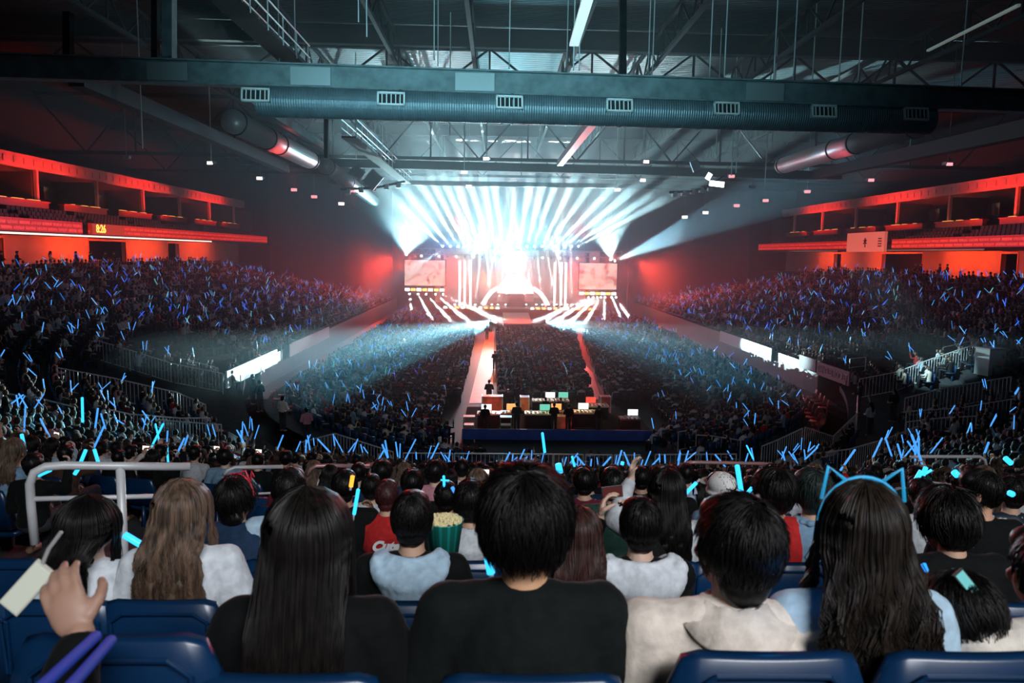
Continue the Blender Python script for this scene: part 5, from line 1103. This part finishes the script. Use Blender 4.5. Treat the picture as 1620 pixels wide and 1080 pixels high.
# light sticks one can tell apart: (x0,y0,x1,y1,Y,r,label,mat,handle)
HS = [(762, 828, 777, 908, 2.2, .0125, 'long cyan light stick left of the fluffy-haired front person', m_stick), (567, 773, 560, 814, 4.4, .011, 'bright cyan light stick upright in the hand below the orange one', m_stick), (558, 752, 555, 770, 4.5, .013, 'short glowing orange light stick', m_sticko),
      (1166, 735, 1174, 786, 4.6, .016, 'tallest bright cyan light stick beside the white cap', m_stick), (1176, 787, 1190, 771, 4.6, .012, 'short cyan stick meeting the tallest one at its foot', m_stick), (196, 845, 226, 863, 2.9, .014, 'cyan light stick lying in the hand between the two long-haired people at the left', m_stick),
      (1083, 782, 1102, 763, 4.7, .013, 'slanting cyan stick beside the long dark hair right of the raised hand', m_stick), (702, 752, 703, 777, 5.0, .009, 'thin upright cyan stick of the light cross', m_stick), (697, 759, 711, 760, 5.01, .006, 'thin level cyan stick of the light cross', m_stick), (715, 770, 726, 789, 4.3, .011, 'dim blue stick slanting by the grey hood', m_stickf),
      (34, 686, 40, 714, 7, .016, 'upright blue-green stick above the left edge of the thick guard rail', m_stick), (136, 711, 126, 735, 6.5, .016, 'left one of two sticks crossing the thick guard rail', m_stick), (126, 738, 118, 750, 6, .016, 'lower piece of stick under the thick guard rail', m_stick), (149, 710, 156, 733, 6.5, .015, 'right one of two sticks crossing the thick guard rail', m_stick), (60, 751, 80, 742, 5.2, .018, 'blue stick lying level inside the guard rail bend', m_stick),
      (130, 628, 131, 668, 14, .024, 'tallest upright stick above the left near stand', m_stick), (264, 705, 266, 731, 12, .018, 'green-cyan stick above the brown-haired person', m_stick), (1458, 744, 1447, 763, 5.2, .018, 'fat cyan stick, left one of the bunch right of the cat ears', m_stick), (1465, 738, 1460, 752, 5.2, .016, 'cyan stick, top one of the bunch right of the cat ears', m_stick), (1474, 743, 1462, 750, 5.2, .010, 'thin slanting cyan stick of the bunch right of the cat ears', m_stick),
      (1455, 768, 1452, 775, 5.1, .018, 'short lower cyan stick of the bunch right of the cat ears', m_stick), (1509, 746, 1515, 752, 5.2, .024, 'round cyan light at the end of a thin handle before the young face', m_stick), (1596, 779, 1603, 782, 4.9, .02, 'small cyan glow on the patterned shirt', m_stick), (1453, 926, 1466, 917, 2.2, .013, 'blue glow near the lower right beside the wavy hair', mat('blue_glow', (.01, .1, .3), .3, emit=(.02, .3, 1), es=1.6)), (1461, 892, 1465, 902, 2.2, .008, 'small blue glow above the lower right one', mat('blue_glow', (.01, .1, .3))),
      (883, 733, 886, 748, 9, .04, 'round bright cyan glow above the fluffy hair, right one', m_stick), (841, 731, 842, 740, 9, .03, 'round blue glow above the fluffy hair, left one', m_stickf), (858, 684, 862, 716, 16, .03, 'tall thin stick standing before the blue board', m_stick), (905, 721, 909, 738, 14, .022, 'small green-cyan stick left of the short-haired dark heads', m_stick), (985, 730, 984, 735, 12, .03, 'dot-like cyan light above the dark green jacket', m_stick),
      (1181, 704, 1192, 726, 18, .02, 'slanting green stick below the lower right seats', m_stick), (1590, 724, 1600, 733, 8, .03, 'bright cyan dash near the right edge', m_stick), (1549, 745, 1556, 751, 9, .02, 'blue dot stick behind the young person', m_stickf)]
for x0, y0, x1, y1, Y, r_, lab, m in HS: stick(at(x1, y1, Y), at(x0, y0, Y), r_, lab, m, handle=Y < 5)
# dim inflatable sticks at the lower left
for x0, y0, x1, y1, lab in ((155, 1003, 40, 1110, 'dim blue inflatable stick lying slanted at the lower left, upper one'), (178, 1010, 90, 1110, 'dim blue inflatable stick lying slanted at the lower left, lower one')): stick(at(x1, y1, 1.05), at(x0, y0, 1.35), .010, lab, m_stickd)
phone(at(1530, 924, 1.75), (.7, .2, .5), (-.6, .2, .7), .03, .075, 'phone with a cyan lit picture in the hands at the right edge', mat('phone_cyan', (.1, .3, .3), .3, emit=(.2, .7, .7), es=.45))
# seats of the nearest rows
def chair_at(x, row, parts, label, group=None, hz=None):
    Y = ROWY(row); s, d = sdist(x, Y); k = round((d - .85) / 1.1); dk = .85 + 1.1 * k; a = s / RI if abs(s) < QA else 0; y = Y + (.05 if row == 0 else -.04); a = 0
    o = chair((x, y, zstand(s, dk)), a, label, group, parts); o.scale = (1, 1, hz or (1.03 if row == 0 else .965)); return o
chair_at(at(245, 1010, 1.7).x, 0, True, 'empty blue stadium seat at the lower left, nearest the camera', None, 1.07)
chair_at(at(1462, 1040, 1.7).x, 0, True, 'blue stadium seat below the wavy-haired person with cat ears')
for px, lab in ((487, 'blue stadium seat of the long straight-haired person in black'), (835, 'blue stadium seat behind the charcoal sweatshirt'), (1170, 'blue stadium seat behind the beige coat'), (-70, 'blue stadium seat at the far left of the nearest row'), (1760, 'blue stadium seat at the far right of the nearest row')):
    chair_at(at(px, 1040, 1.7).x, 0, True, lab, None, 1.03 if px == 1170 else .97)
for px, lab in ((150, 'blue seat back below the white T-shirt'), (305, 'blue seat back below the brown streaked hair'), (20, 'blue seat back left of the white T-shirt'), (652, 'blue seat of the light-blue-hooded person'), (1010, 'blue seat below the pale grey hood'), (830, 'blue seat hidden behind the charcoal sweatshirt'), (1200, 'blue seat in front of the beige coat'), (1380, 'blue seat in front of the cat-ear headband'), (1560, 'blue seat right of the drooping black hair')):
    chair_at(at(px, 938, 2.8).x, 1, True, lab)
for i, px in enumerate((-60, 70, 210, 345, 470, 590, 735, 880, 1030, 1130, 1225, 1330, 1440, 1570, 1680)):
    chair_at(at(px, 850, 3.9).x, 2, True, 'blue seat in the third row from the camera, %s' % (('number %s from the left frame edge' % ('one', 'two', 'three', 'four', 'five', '', 'seven', 'eight', 'nine', 'ten', 'eleven', 'twelve', 'thirteen', '', 'fifteen')[i]) if i not in (5, 13) else ('glossy and empty beside the light-blue hood' if i == 5 else 'glossy and empty at the right edge')), 'blue seats of the third row' if i not in (5, 13) else None)
# ------------------------------------------------------------------ generated individuals behind the nearest rows
VAR = []
for nm, kw in (('resting', {}), ('leaning', dict(lean=.15, la=((-.25, .15, .66), (-.08, .4, .64), (.5, .8, 0), (-.3, .3, .9), .6))),
               ('one_up', dict(ra=((.27, .14, .90), (.22, .26, 1.12), (.1, .2, 1), (.8, .5, .1), 1.2))), ('both_up', dict(la=((-.27, .14, .90), (-.2, .26, 1.14), (-.1, .2, 1), (-.8, .5, .1), 1.2), ra=((.27, .14, .86), (.2, .28, 1.08), (.1, .2, 1), (.8, .5, .1), 1.2))),
               ('phone_up', dict(la=((-.24, .2, .85), (-.06, .36, 1.0), (.2, .2, 1), (-.8, .3, .1), .9), ra=((.24, .2, .85), (.06, .36, 1.0), (-.2, .2, 1), (.8, .3, .1), .9)))):
    P = Pose(**kw); VAR.append((nm, P, body_mesh(P, 'body', .010), top_mesh(P, 'shirt', .016, .032), ME_TR))
HV = [('short black hair', short_hair('hair', 350, .04, .5, 11), m_hair), ('tousled black hair', short_hair('hair', 350, .06, .9, 12, 1.08), m_hair), ('long black hair', long_hair('hair', 350, .34, .1, .003, 13, K=11), m_hair), ('long brown hair', long_hair('hair', 350, .38, .11, .01, 14, K=11), m_hairb), ('bobbed dark hair', long_hair('hair', 350, .13, .1, .002, 15, 1.12, K=11), m_hairr), ('neat black hair', short_hair('hair', 300, .025, .2, 16), m_hair)]
PAL = ['black', 'black', 'charcoal', 'navy', 'black', 'grey', 'white', 'beige', 'dark green', 'denim blue', 'maroon', 'red', 'charcoal', 'brown', 'white', 'pink', 'pale blue']
def poly_in(x, y, pg):
    c = False; j = len(pg) - 1
    for i in range(len(pg)):
        if (pg[i][1] > y) != (pg[j][1] > y) and x < (pg[j][0] - pg[i][0]) * (y - pg[i][1]) / (pg[j][1] - pg[i][1]) + pg[i][0]: c = not c
        j = i
    return c
GAPS = [[(1352, 598), (1440, 598), (1436, 690), (1400, 700), (1345, 760), (1262, 760), (1352, 690)], [(1436, 606), (1545, 558), (1640, 580), (1640, 604), (1440, 645)], [(148, 548), (352, 600), (372, 645), (325, 640), (95, 590)],
        [(352, 596), (415, 610), (470, 690), (480, 720), (400, 720), (385, 690), (335, 645)], [(250, 668), (385, 676), (385, 700), (250, 690)], [(60, 745), (330, 745), (330, 800), (60, 800)]]
def in_gap(p):
    x, y = proj((p[0], p[1], p[2] + .9)); return any(poly_in(x, y, g) for g in GAPS)
SEATS = []
def aisle(s, d):
    L_ = s * (RI + max(d, 0)) / RI if abs(s) < QA else s
    if abs(s) < QA: return min(abs(abs(s / RI) - a) for a in (.16, .48, .80, 1.12)) * (RI + d) < .62
    return any(abs(abs(s) - QA - a) < .65 for a in (8, 17, 26, 35, 44, 53))
for k in range(0, 27):                                    # stands, one row at a time
    d = .85 + 1.1 * k; a = -QA - 64; 
    while a < QA + 64:
        step = .54 * (RI / (RI + d) if abs(a) < QA else 1); a += step
        if d > dmax(a) + .1 or vom(a, d) or aisle(a, d): continue
        x, y, ang = ring_pt(a, d)
        if y < 1.2: continue
        SEATS.append((x, y, zstand(a, d), ang, 'stand', k, a))
for k in range(7):
    d = -6.6 + .9 * k; a = -QA - 62
    while a < QA + 62:
        step = .54 * (RI / (RI + d) if abs(a) < QA else 1); a += step
        if (abs(a) < 7.5 and d < -3.5) or aisle(a, 0) or abs(a) < 1.0: continue
        if 3.3 < a < 7 and d > -3.5: continue
        x, y, ang = ring_pt(a, d)
        if k == 6: continue
        SEATS.append((x, y, zring(a, d), ang, 'ring', k, a))
y = 47.5
while y < 88.5:                                             # chairs on the arena floor
    x = -9.5
    while x < 15.8:
        x += .56
        e = 6.4 + (y - 48) * .075
        if -1.7 < x < .15 or e < x < e + 1.1: continue
        if y > 90 and abs(x - 3) > 9: continue
        if x > 8.5 and y < 53 and (x - 8.5) > (y - 47) * 1.2: continue
        SEATS.append((x + random.uniform(-.04, .04), y, 0., (.10 if x < -1 else (-.1 if x > 8 else 0)), 'floor', 0, 0))
    y += .95
for y in [38.8 + .95 * i for i in range(9)]:             # last floor rows beside the mixing position
    for x in [-11.5 + .56 * i for i in range(16)] + [10.2 + .56 * i for i in range(5)]:
        if x < -2.7 and math.hypot(x - CX, CY - y) < 15.5 or 10 < x < 13 - (y - 38) * .0: SEATS.append((x, y, 0., -.05, 'floor', 0, 0))
random.shuffle(SEATS)
ind = []; rest = []
for st_ in SEATS:
    x, y, z, ang, zone, k, a = st_
    if zone == 'stand':
        row = round((29 - .85 - 1.1 * k - 1.75 + .85 - .0) / 1.1) if False else 24 - k
        if row <= 2 and phi_deg(a) < 30 and y < 8: continue           # nearest rows hold only the people placed by hand
        if row in (3, 4, 5) and any(r in (row, ) and abs(hx - x) < .5 for r, hx in HERO_X): continue
        if row in (3, 4) and -6 < x < 3.3 and y < 8 and random.random() < .5: continue
    if y < .8 and abs(x) < 4: continue
    px, py = proj((x, y, z + 1)); vis = -60 < px < 1680 and py < 1100 and y > .5
    if in_gap((x, y, z)): continue
    pr = {'stand': .90, 'ring': .82, 'floor': .93}[zone]
    if random.random() > pr: rest.append((st_, False)); continue
    (ind if (vis and zone == 'stand') else rest).append((st_, True) if not (vis and zone == 'stand') else st_)
ind.sort(key=lambda t: t[0] ** 2 + t[1] ** 2)
N_IND = 232; rest += [(t, True) for t in ind[N_IND:]]; ind = ind[:N_IND]
print('seats', len(SEATS), 'ind', len(ind), 'rest', len(rest), 'farthest ind', ind[-1][:2])
ORD = ['nearest', 'second', 'third', 'fourth', 'fifth', 'sixth', 'seventh', 'eighth', 'ninth', 'tenth', 'eleventh', 'twelfth', 'thirteenth', 'fourteenth', 'fifteenth', 'sixteenth', 'seventeenth', 'eighteenth', 'nineteenth', 'twentieth', 'twenty-first', 'twenty-second', 'twenty-third', 'twenty-fourth', 'twenty-fifth', 'twenty-sixth']
rows_ = {}
for t in ind: rows_.setdefault(24 - t[5], []).append(t)
STICKS = []; n_chairs = 0
for row, lst in rows_.items():
    lst.sort(key=lambda t: t[0])
    for j, t in enumerate(lst):
        x, y, z, ang, zone, k, a = t; vi = random.choices(range(5), (10, 4, 1.1, .6, .8) if not (430 < proj((x, y, z + 1))[0] < 1200) else (12, 4, .35, .2, .6))[0]; nm, P, bm_, tm_, lm_ = VAR[vi]; hi = random.randrange(len(HV)); c = random.choice(PAL); s = random.uniform(.9, 1.03)
        side_ = 'left' if j < len(lst) / 2 else 'right'; num = (j + 1) if side_ == 'left' else len(lst) - j
        act = {'resting': 'sitting', 'leaning': 'leaning forward', 'one_up': 'raising one hand', 'both_up': 'raising both hands', 'phone_up': 'holding a phone up'}[nm]
        o = empty('person', (x, y, z), ang + random.uniform(-.15, .15), '%s, %s top, %s, %s row, %s from %s edge' % (HV[hi][0], c, act, ORD[min(row, 25)], ORD[num - 1] if num > 1 else 'first', side_), 'person', 'spectators in the near stand'); o.scale = (s, s, s)
        inst('body', bm_, random.choice((m_skin, m_skin2)), o); inst('shirt', tm_, cloth(c, CL[c]), o); inst('trousers', lm_, m_trous, o); h = inst('hair', HV[hi][1], HV[hi][2], o); h.matrix_local = P.Hn if hi in (0, 1, 5) else P.Hl
        if row < 9: chair((x, y, z), ang, '%s row blue seat, %s from the %s edge' % (ORD[min(row, 25)], ORD[num - 1] if num > 1 else 'first', side_), 'occupied blue seats of the near stand', parts=False)
        M = Matrix.Translation((x, y, z)) @ Matrix.Rotation(ang, 4, 'Z') @ Matrix.Diagonal((s, s, s, 1))
        if nm in ('one_up', 'both_up') and (row < 9 or random.random() < .6):
            for arm in ([P.ra] if nm == 'one_up' else [P.ra, P.la]):
                p = M @ (Vector(arm[1]) + Vector(arm[2]).normalized() * .07); dr = Vector((random.uniform(-.6, .6), random.uniform(-.2, .3), 1)).normalized(); L_ = random.choice((.22, .3, .42)); STICKS.append((p - dr * .05, p + dr * L_, random.uniform(.010, .015), '%s row' % ORD[min(row, 25)], side_))
        if nm == 'phone_up' and random.random() < .6:
            pp = M @ Vector((0, .4, 1.1)); ph = phone(pp, Matrix.Rotation(ang, 3, 'Z') @ Vector((1, 0, 0)), (0, .15, 1), .15, .075, 'phone held up by a spectator of the %s row, %s half' % (ORD[min(row, 25)], side_), emat('phone_glow', (1, .85, .75), 1.6, sample=False), 'phones held up in the near stand')
# ------------------------------------------------------------------ the mass of the crowd: low detail figures with real volume
def cube_sphere():
    V = []; Fc = []; idx = {}
    def vid(p):
        q = tuple(round(c, 4) for c in p)
        if q not in idx: idx[q] = len(V); V.append(np.array(p) / np.linalg.norm(p))
        return idx[q]
    for ax in range(3):
        for sg in (-1, 1):
            for i in (-1, 0):
                for j in (-1, 0):
                    qs = []
                    for (u, v) in ((i, j), (i + 1, j), (i + 1, j + 1), (i, j + 1)):
                        p = [0, 0, 0]; p[ax] = sg; p[(ax + 1) % 3] = u; p[(ax + 2) % 3] = v; qs.append(vid(p))
                    Fc.append(qs if sg > 0 else qs[::-1])
    return np.array(V), np.array(Fc)
def figure(arms, stand=False):
    V = []; Q = []; T = []          # T: 0 skin, 1 hair, 2 top, 3 legs
    def add(v, q, t): n = sum(len(a) for a in V); V.append(np.array(v, float)); Q.append(np.array(q) + n); T.append(np.full(len(v), t) if np.isscalar(t) else np.array(t))
    z0 = .42 if stand else 0.
    cv, cq = cube_sphere(); hv = cv * [.085, .1, .12] + [0, .015, 1.12 + z0]; add(hv, cq, np.where((cv[:, 1] > .3) & (cv[:, 2] < .6), 0, 1))
    hv2 = cv * [.05, .05, .07] + [0, 0, .99 + z0]; add(hv2[[i for i in range(len(hv2))]], cq, 0)
    def loft(rings, t, n=8):
        v = []
        for (cx, cy_, cz, rx, ry) in rings: v += [(cx + rx * math.cos(2 * math.pi * i / n), cy_ + ry * math.sin(2 * math.pi * i / n), cz) for i in range(n)]
        q = [(r * n + i, r * n + (i + 1) % n, (r + 1) * n + (i + 1) % n, (r + 1) * n + i) for r in range(len(rings) - 1) for i in range(n)]; add(v, q, t)
    loft([(0, 0, .42 + z0, .17, .14), (0, 0, .6 + z0, .165, .12), (0, -.01, .82 + z0, .2, .13), (0, -.01, .93 + z0, .19, .10), (0, 0, .98 + z0, .06, .06)], 2)
    def seg(pts, rs, t):
        v = []
        for i, (p, r) in enumerate(zip(pts, rs)):
            d = Vector(pts[min(i + 1, len(pts) - 1)]) - Vector(pts[max(i - 1, 0)]); d.normalize(); u = d.cross(Vector((0, .3, 1))).normalized(); w = d.cross(u)
            v += [tuple(Vector(p) + u * (r * math.cos(a)) + w * (r * math.sin(a))) for a in (.8, 2.37, 3.94, 5.5)]
        q = [(r * 4 + i, r * 4 + (i + 1) % 4, (r + 1) * 4 + (i + 1) % 4, (r + 1) * 4 + i) for r in range(len(pts) - 1) for i in range(4)]; q.append((len(v) - 4, len(v) - 3, len(v) - 2, len(v) - 1)); add(v, q, t)
    for s_ in (-1, 1):
        up = arms[0 if s_ < 0 else 1]
        if up: p = [(s_ * .19, 0, .9 + z0), (s_ * .27, .13, .88 + z0), (s_ * .2, .26, 1.12 + z0), (s_ * .19, .28, 1.24 + z0)]
        else: p = [(s_ * .19, 0, .9 + z0), (s_ * .25, .03, .66 + z0), (s_ * .12, .28, .62 + z0), (s_ * .06, .34, .62 + z0)]
        seg(p[:3], [.06, .05, .04], 2); seg([p[2], p[3]], [.04, .03], 0)
        if stand: seg([(s_ * .09, 0, .95), (s_ * .1, .02, .5), (s_ * .1, 0, .02)], [.1, .075, .06], 3)
        else: seg([(s_ * .09, 0, .53), (s_ * .12, .42, .53), (s_ * .12, .42, .0)], [.1, .08, .06], 3)
    return np.vstack(V), np.vstack(Q), np.concatenate(T)
FG = [figure((0, 0)), figure((0, 1)), figure((1, 1)), figure((0, 0), True)]
PALA = np.array([CL[c] for c in PAL + ['black', 'charcoal', 'navy', 'black', 'white', 'cream', 'black']]); HAIRC = np.array([(.012, .01, .01), (.012, .01, .01), (.03, .02, .015), (.06, .035, .02)]); SKINC = np.array([(.5, .32, .23), (.42, .26, .18)])
VV = []; QQ = []; TT = []; off = 0; rng = np.random.RandomState(5); FAR = []; seatV = []; seatQ = []; so_ = 0
sb = MB().box((-.22, -.27, .45), (.22, -.22, .86)).box((-.21, -.22, .40), (.21, .2, .44)).box((-.03, -.2, 0), (.03, -.1, .4)); SBV = np.array([tuple(p) for p in sb.v]); SBQ = np.array(sb.f); SCOL = []
groups = {0: [], 1: [], 2: [], 3: []}
for (t, occ) in rest:
    x, y, z, ang, zone, k, a = t
    if occ:
        px, py = proj((x, y, z + 1)); g = random.choices((0, 1, 2), (7, 1.6, 1.1))[0]
        if not (-150 < px < 1780 and y > 0): continue
        face = ang
        if zone != 'floor' and abs(a) >= QA * .7: face = ang * .55
        groups[g].append((x, y, z, face + rng.uniform(-.3, .3), rng.uniform(.88, 1.04), zone, k))
def place(fig, lst, fz=None):
    V, Q, T = fig; n = len(lst); A = np.array([l[:5] for l in lst]); c, s = np.cos(A[:, 3]), np.sin(A[:, 3]); S = A[:, 4]
    X = (V[None, :, 0] * c[:, None] - V[None, :, 1] * s[:, None]) * S[:, None] + A[:, 0:1]; Y = (V[None, :, 0] * s[:, None] + V[None, :, 1] * c[:, None]) * S[:, None] + A[:, 1:2]; Z = V[None, :, 2] * S[:, None] + A[:, 2:3]
    W = np.stack([X, Y, Z], 2).reshape(-1, 3); QQ_ = (Q[None] + (np.arange(n) * len(V))[:, None, None]).reshape(-1, 4); return W, QQ_
for g, lst in groups.items():
    if not lst: continue
    W, q = place(FG[g], lst); n = len(lst); T = FG[g][2]
    top = PALA[rng.randint(len(PALA), size=n)]; hr = HAIRC[rng.randint(len(HAIRC), size=n)]; sk = SKINC[rng.randint(2, size=n)]; lg = np.tile([.02, .02, .03], (n, 1))
    tint = np.stack([sk, hr, top, lg], 1)[:, T, :].reshape(-1, 3); VV.append(W); QQ.append(q + off); TT.append(tint); off += len(W)
crowd = bpy.data.objects.new('crowd', np_mesh('crowd', np.vstack(VV), np.vstack(QQ), attr_mat('crowd_clothes', .8), np.vstack(TT))); link(crowd)
tag(crowd, 'the mass of seated spectators filling the stands and the arena floor', 'crowd', kind='stuff')
allseats = [(x, y, z, ang, 1., zone) for ((x, y, z, ang, zone, k, a), occ) in rest]
W, q = place((SBV, SBQ, None), allseats); tint = np.array([(.01, .05, .13) if l[5] != 'floor' else (.03, .03, .035) for l in allseats]).repeat(len(SBV), 0)
stm = bpy.data.objects.new('stadium_seats', np_mesh('stadium_seats', W, q, attr_mat('seat_mass', .4), tint)); link(stm); tag(stm, 'blue seats and dark floor chairs under the mass of spectators', 'seats', kind='stuff')
# light sticks of the crowd
mass = []
for g in (1, 2):
    for (x, y, z, f, s, zone, k) in groups[g]:
        if zone == 'floor' and random.random() > .14: continue
        if zone != 'floor' and random.random() < .22: continue
        if zone == 'stand' and y < 24 and random.random() < .45: continue
        if zone == 'ring' and y < 37 and 380 < proj((x, y, z + 1))[0] < 1180 and random.random() < .9: continue
        for sx in ((1,) if g == 1 else (-1, 1)):
            lx, ly, lz = sx * .19 * s, .28 * s, 1.24 * s; p = Vector((x + lx * math.cos(f) - ly * math.sin(f), y + lx * math.sin(f) + ly * math.cos(f), z + lz)); dr = Vector((random.gauss(0, .55), random.gauss(0, .3), 1)).normalized()
            mass.append((p - dr * .03, p + dr * random.choice((.3, .42, .5)), random.uniform(.014, .022) * (1 if zone != 'floor' else .8), zone, x, k))
n_hand = len(HS)
for (p, q_, r_, rw_, side_) in STICKS[:150]: stick(p, q_, r_, 'blue light sticks held up in the %s, %s half' % (rw_, side_), random.choice((m_stick, m_stickf, m_stickf)), 'light sticks, %s, %s half' % (rw_, side_))
mass.sort(key=lambda t: (t[0] - CP).length)
lim = 300 - n_hand - 2 - min(150, len(STICKS))
vis_ = [t for t in mass if -10 < proj(t[0])[0] < 1630]; first = set(id(t) for t in vis_[:lim])
for t in vis_[:lim]:
    p, q_, r_, zone, x, k = t; wh = ('left' if x < CX else 'right') + (' lower ring' if zone == 'ring' else ' stand'); wh += ', %s row up, %s part' % (ORD[k].replace('nearest', 'first'), 'nearer' if p.y < 35 else 'farther')
    stick(p, q_, r_ * 1.1, 'blue light sticks raised in the %s' % wh, m_stickf, 'light sticks of the %s' % wh)
n6 = 6; SV = []; SQ = []; k_ = 0; sc_ = []
for t in mass:
    if id(t) in first: continue
    p, q_, r_, zone, x, k = t; d = (q_ - p).normalized(); u = d.cross(Vector((0, 1, 0))); u = u.normalized() if u.length > .01 else Vector((1, 0, 0)); w = d.cross(u); r_ = r_ * 1.15
    for c in (p, q_):
        for i in range(4): a = math.pi / 4 + i * math.pi / 2; SV.append(tuple(c + u * (r_ * math.cos(a)) + w * (r_ * math.sin(a))))
    SQ += [(k_ + i, k_ + (i + 1) % 4, k_ + 4 + (i + 1) % 4, k_ + 4 + i) for i in range(4)] + [(k_ + 3, k_ + 2, k_ + 1, k_), (k_ + 4, k_ + 5, k_ + 6, k_ + 7)]; k_ += 8
    c = random.choice(((.03, .22, 1), (.06, .36, 1), (.14, .5, 1), (.02, .12, .8))) ; c = tuple(v * random.uniform(.35, 1.1) for v in c); sc_ += [c] * 8
sm = bpy.data.objects.new('light_sticks', np_mesh('light_sticks', np.array(SV), np.array(SQ), attr_mat('stick_mass', .4, 1.3), np.array(sc_))); link(sm); tag(sm, 'countless small blue light sticks waved all over the crowd', 'light sticks', kind='stuff')
print('mass sticks', len(mass), 'individual', lim, len(STICKS))
# ------------------------------------------------------------------ standing people: mixing crew, aisle staff, walkers, concourse
SP = Pose(stand=True); SPb = body_mesh(SP, 'body', .012); SPt = top_mesh(SP, 'shirt', .018, .03); SPl = trousers_mesh(SP, 'trousers', .018)
def stander(p, rz, top, label, s=1., hi=5, group=None):
    o = empty('person', p, rz, label, 'person', group); o.scale = (s, s, s); inst('body', SPb, m_skin, o); inst('shirt', SPt, cloth(top, CL[top]), o); inst('trousers', SPl, m_trous, o); h = inst('hair', HV[hi][1], HV[hi][2], o); h.matrix_local = SP.Hn; return o
for px, py, Y, top, lab, s in ((767, 688, 38.9, 'black', 'mixing operator in black standing before the leftmost white screen', .9), (817, 688, 39.2, 'dark green', 'mixing operator in dark green standing between the front desks', .95), (876, 686, 39.4, 'black', 'mixing operator in black beside the round orange case', .92), (899, 686, 39.2, 'black', 'mixing operator in black before the brightest yellow desk', .92), (947, 684, 39.2, 'charcoal', 'mixing operator in charcoal at the right end', .88),
                              (863, 645, 42.0, 'black', 'crew member in black behind the front desks, middle', .8), (887, 645, 42.0, 'black', 'crew member in black behind the green screen', .8)):
    p = at(px, py, Y); stander((p.x, Y, .2), 0, top, lab, s)
p = at(771, 640, 47); stander((p.x + .1, 47, 0), 0, 'black', 'camera operator in black standing in the orange-lit aisle', 1.0)
for (px, Yz) in ((783, 62), (770, 84), (776, 92)): stander((at(px, 560, Yz).x, Yz, 0), 0, 'black', 'small dark figure standing along the orange-lit aisle, %s' % ('nearest of three', 'middle of three', 'farthest of three')[(62, 84, 92).index(Yz)], .95)
for px, py, top, rz, lab in ((1375, 690, 'grey', .4, 'person in loose pale grey top walking on the right walkway'), (1412, 668, 'black', 2.0, 'dark figure standing where the right walkway meets the rails'), (1358, 655, 'black', 1.2, 'dark figure leaning at the end of the red walkway on the right'),
                             (588, 662, 'navy', 0, 'dim figure standing in the haze left of the floor crowd'), (545, 660, 'grey', 0, 'second dim figure in the haze at the foot of the left ring'), (400, 640, 'charcoal', -.6, 'dark figure standing at the foot of the left stairway'), (412, 652, 'black', .9, 'second dark figure at the foot of the left stairway'), (448, 700, 'cream', -.4, 'person in cream coat standing at the left barrier end'), (486, 705, 'pink', .6, 'person in pink top beside the cream coat'), (455, 585, 'black', -1.2, 'dark figure on the red walkway by the left banners')):
    p = ground(px, py); stander(p, rz, top, lab, 1.0, random.choice((0, 2, 5)))
for i, (px, top) in enumerate(((2, 'black'), (27, 'black'), (80, 'cream'), (120, 'black'), (143, 'black'), (166, 'charcoal'), (180, 'black'))):
    Y = 53.5 + i * 2.6; q = at(px, 412, Y); x = CX - RI - 19.9; Y = 0.; q = atx(px, 412, x); stander((x, q.y, zstand(99, 19) + .02), -1.2, top, 'person in %s standing at the upper left concourse rail, %s from the left' % (top, ORD[i] if i else 'first'), .95, 2 if i == 2 else 5)
for i, px in enumerate((1450, 1458, 1488, 1500)):
    q = atx(px, 412, CX + RI + 20.5); stander((CX + RI + 20.5, q.y, zstand(99, 19) + .02), 1.2, 'black', 'dark figure against the orange wall of the right concourse, %s from the left' % ORD[i].replace('nearest', 'first'), .95)
# red folding chairs left empty in the lower rings
for i, (pxy, lab) in enumerate((([(1262, 628), (1267, 633), (1272, 638), (1277, 644), (1282, 650), (1288, 656)], 'lower'), ([(1284, 620), (1290, 625), (1296, 630), (1302, 636)], 'upper'))):
    for j, (px, py) in enumerate(pxy):
        p = ground(px, py, .8); s_, d_ = sdist(p.x, p.y); chair(p + Vector((0, 0, .05)), s_ / RI if abs(s_) < QA else 1.4, 'empty red chair, %s of the %s slanting row in the lower right ring' % (ORD[j].replace('nearest', 'first'), lab), None, False, m_seatr)
for j, (px, py) in enumerate(((452, 640), (458, 634), (464, 628), (470, 622), (438, 622), (445, 616))):
    p = ground(px, py, .8); chair(p + Vector((0, 0, .05)), -1.3, 'empty red chair in the lower left ring, %s' % ORD[j].replace('nearest', 'first'), None, False, m_seatr)
lamp('SPOT', 'red_chair_light', at(1240, 560, 46), at(1280, 640, 37), 700, (1, .12, .05), spot_size=R(35), spot_blend=.6)
lamp('SPOT', 'red_chair_light', at(520, 560, 48), at(455, 630, 40), 700, (1, .12, .05), spot_size=R(30), spot_blend=.6)
# ------------------------------------------------------------------ haze
def haze(name, a, b, dens, col, label):
    m = bpy.data.materials.new(name); m.use_nodes = True; nt = m.node_tree; nt.nodes.clear(); out = nt.nodes.new('ShaderNodeOutputMaterial'); v = nt.nodes.new('ShaderNodeVolumeScatter')
    v.inputs['Density'].default_value = dens; v.inputs['Anisotropy'].default_value = .25; v.inputs['Color'].default_value = (*col, 1); nt.links.new(v.outputs[0], out.inputs['Volume'])
    MB().box(a, b).build(name, m, label=label, cat='haze', kind='stuff')
haze('stage_haze', (-30, 35, .6), (36, 123, 23.2), .006, (.85, .95, 1), 'thin theatrical haze filling the hall and showing the light shafts')
haze('stage_haze_boost', (-17, 86, 1.0), (23, 116, 22.5), .016, (.85, .96, 1), 'denser haze added around the stage to brighten its light shafts')  # extra volume added so the stage shafts show brighter
bpy.data.scenes.remove(TMP)
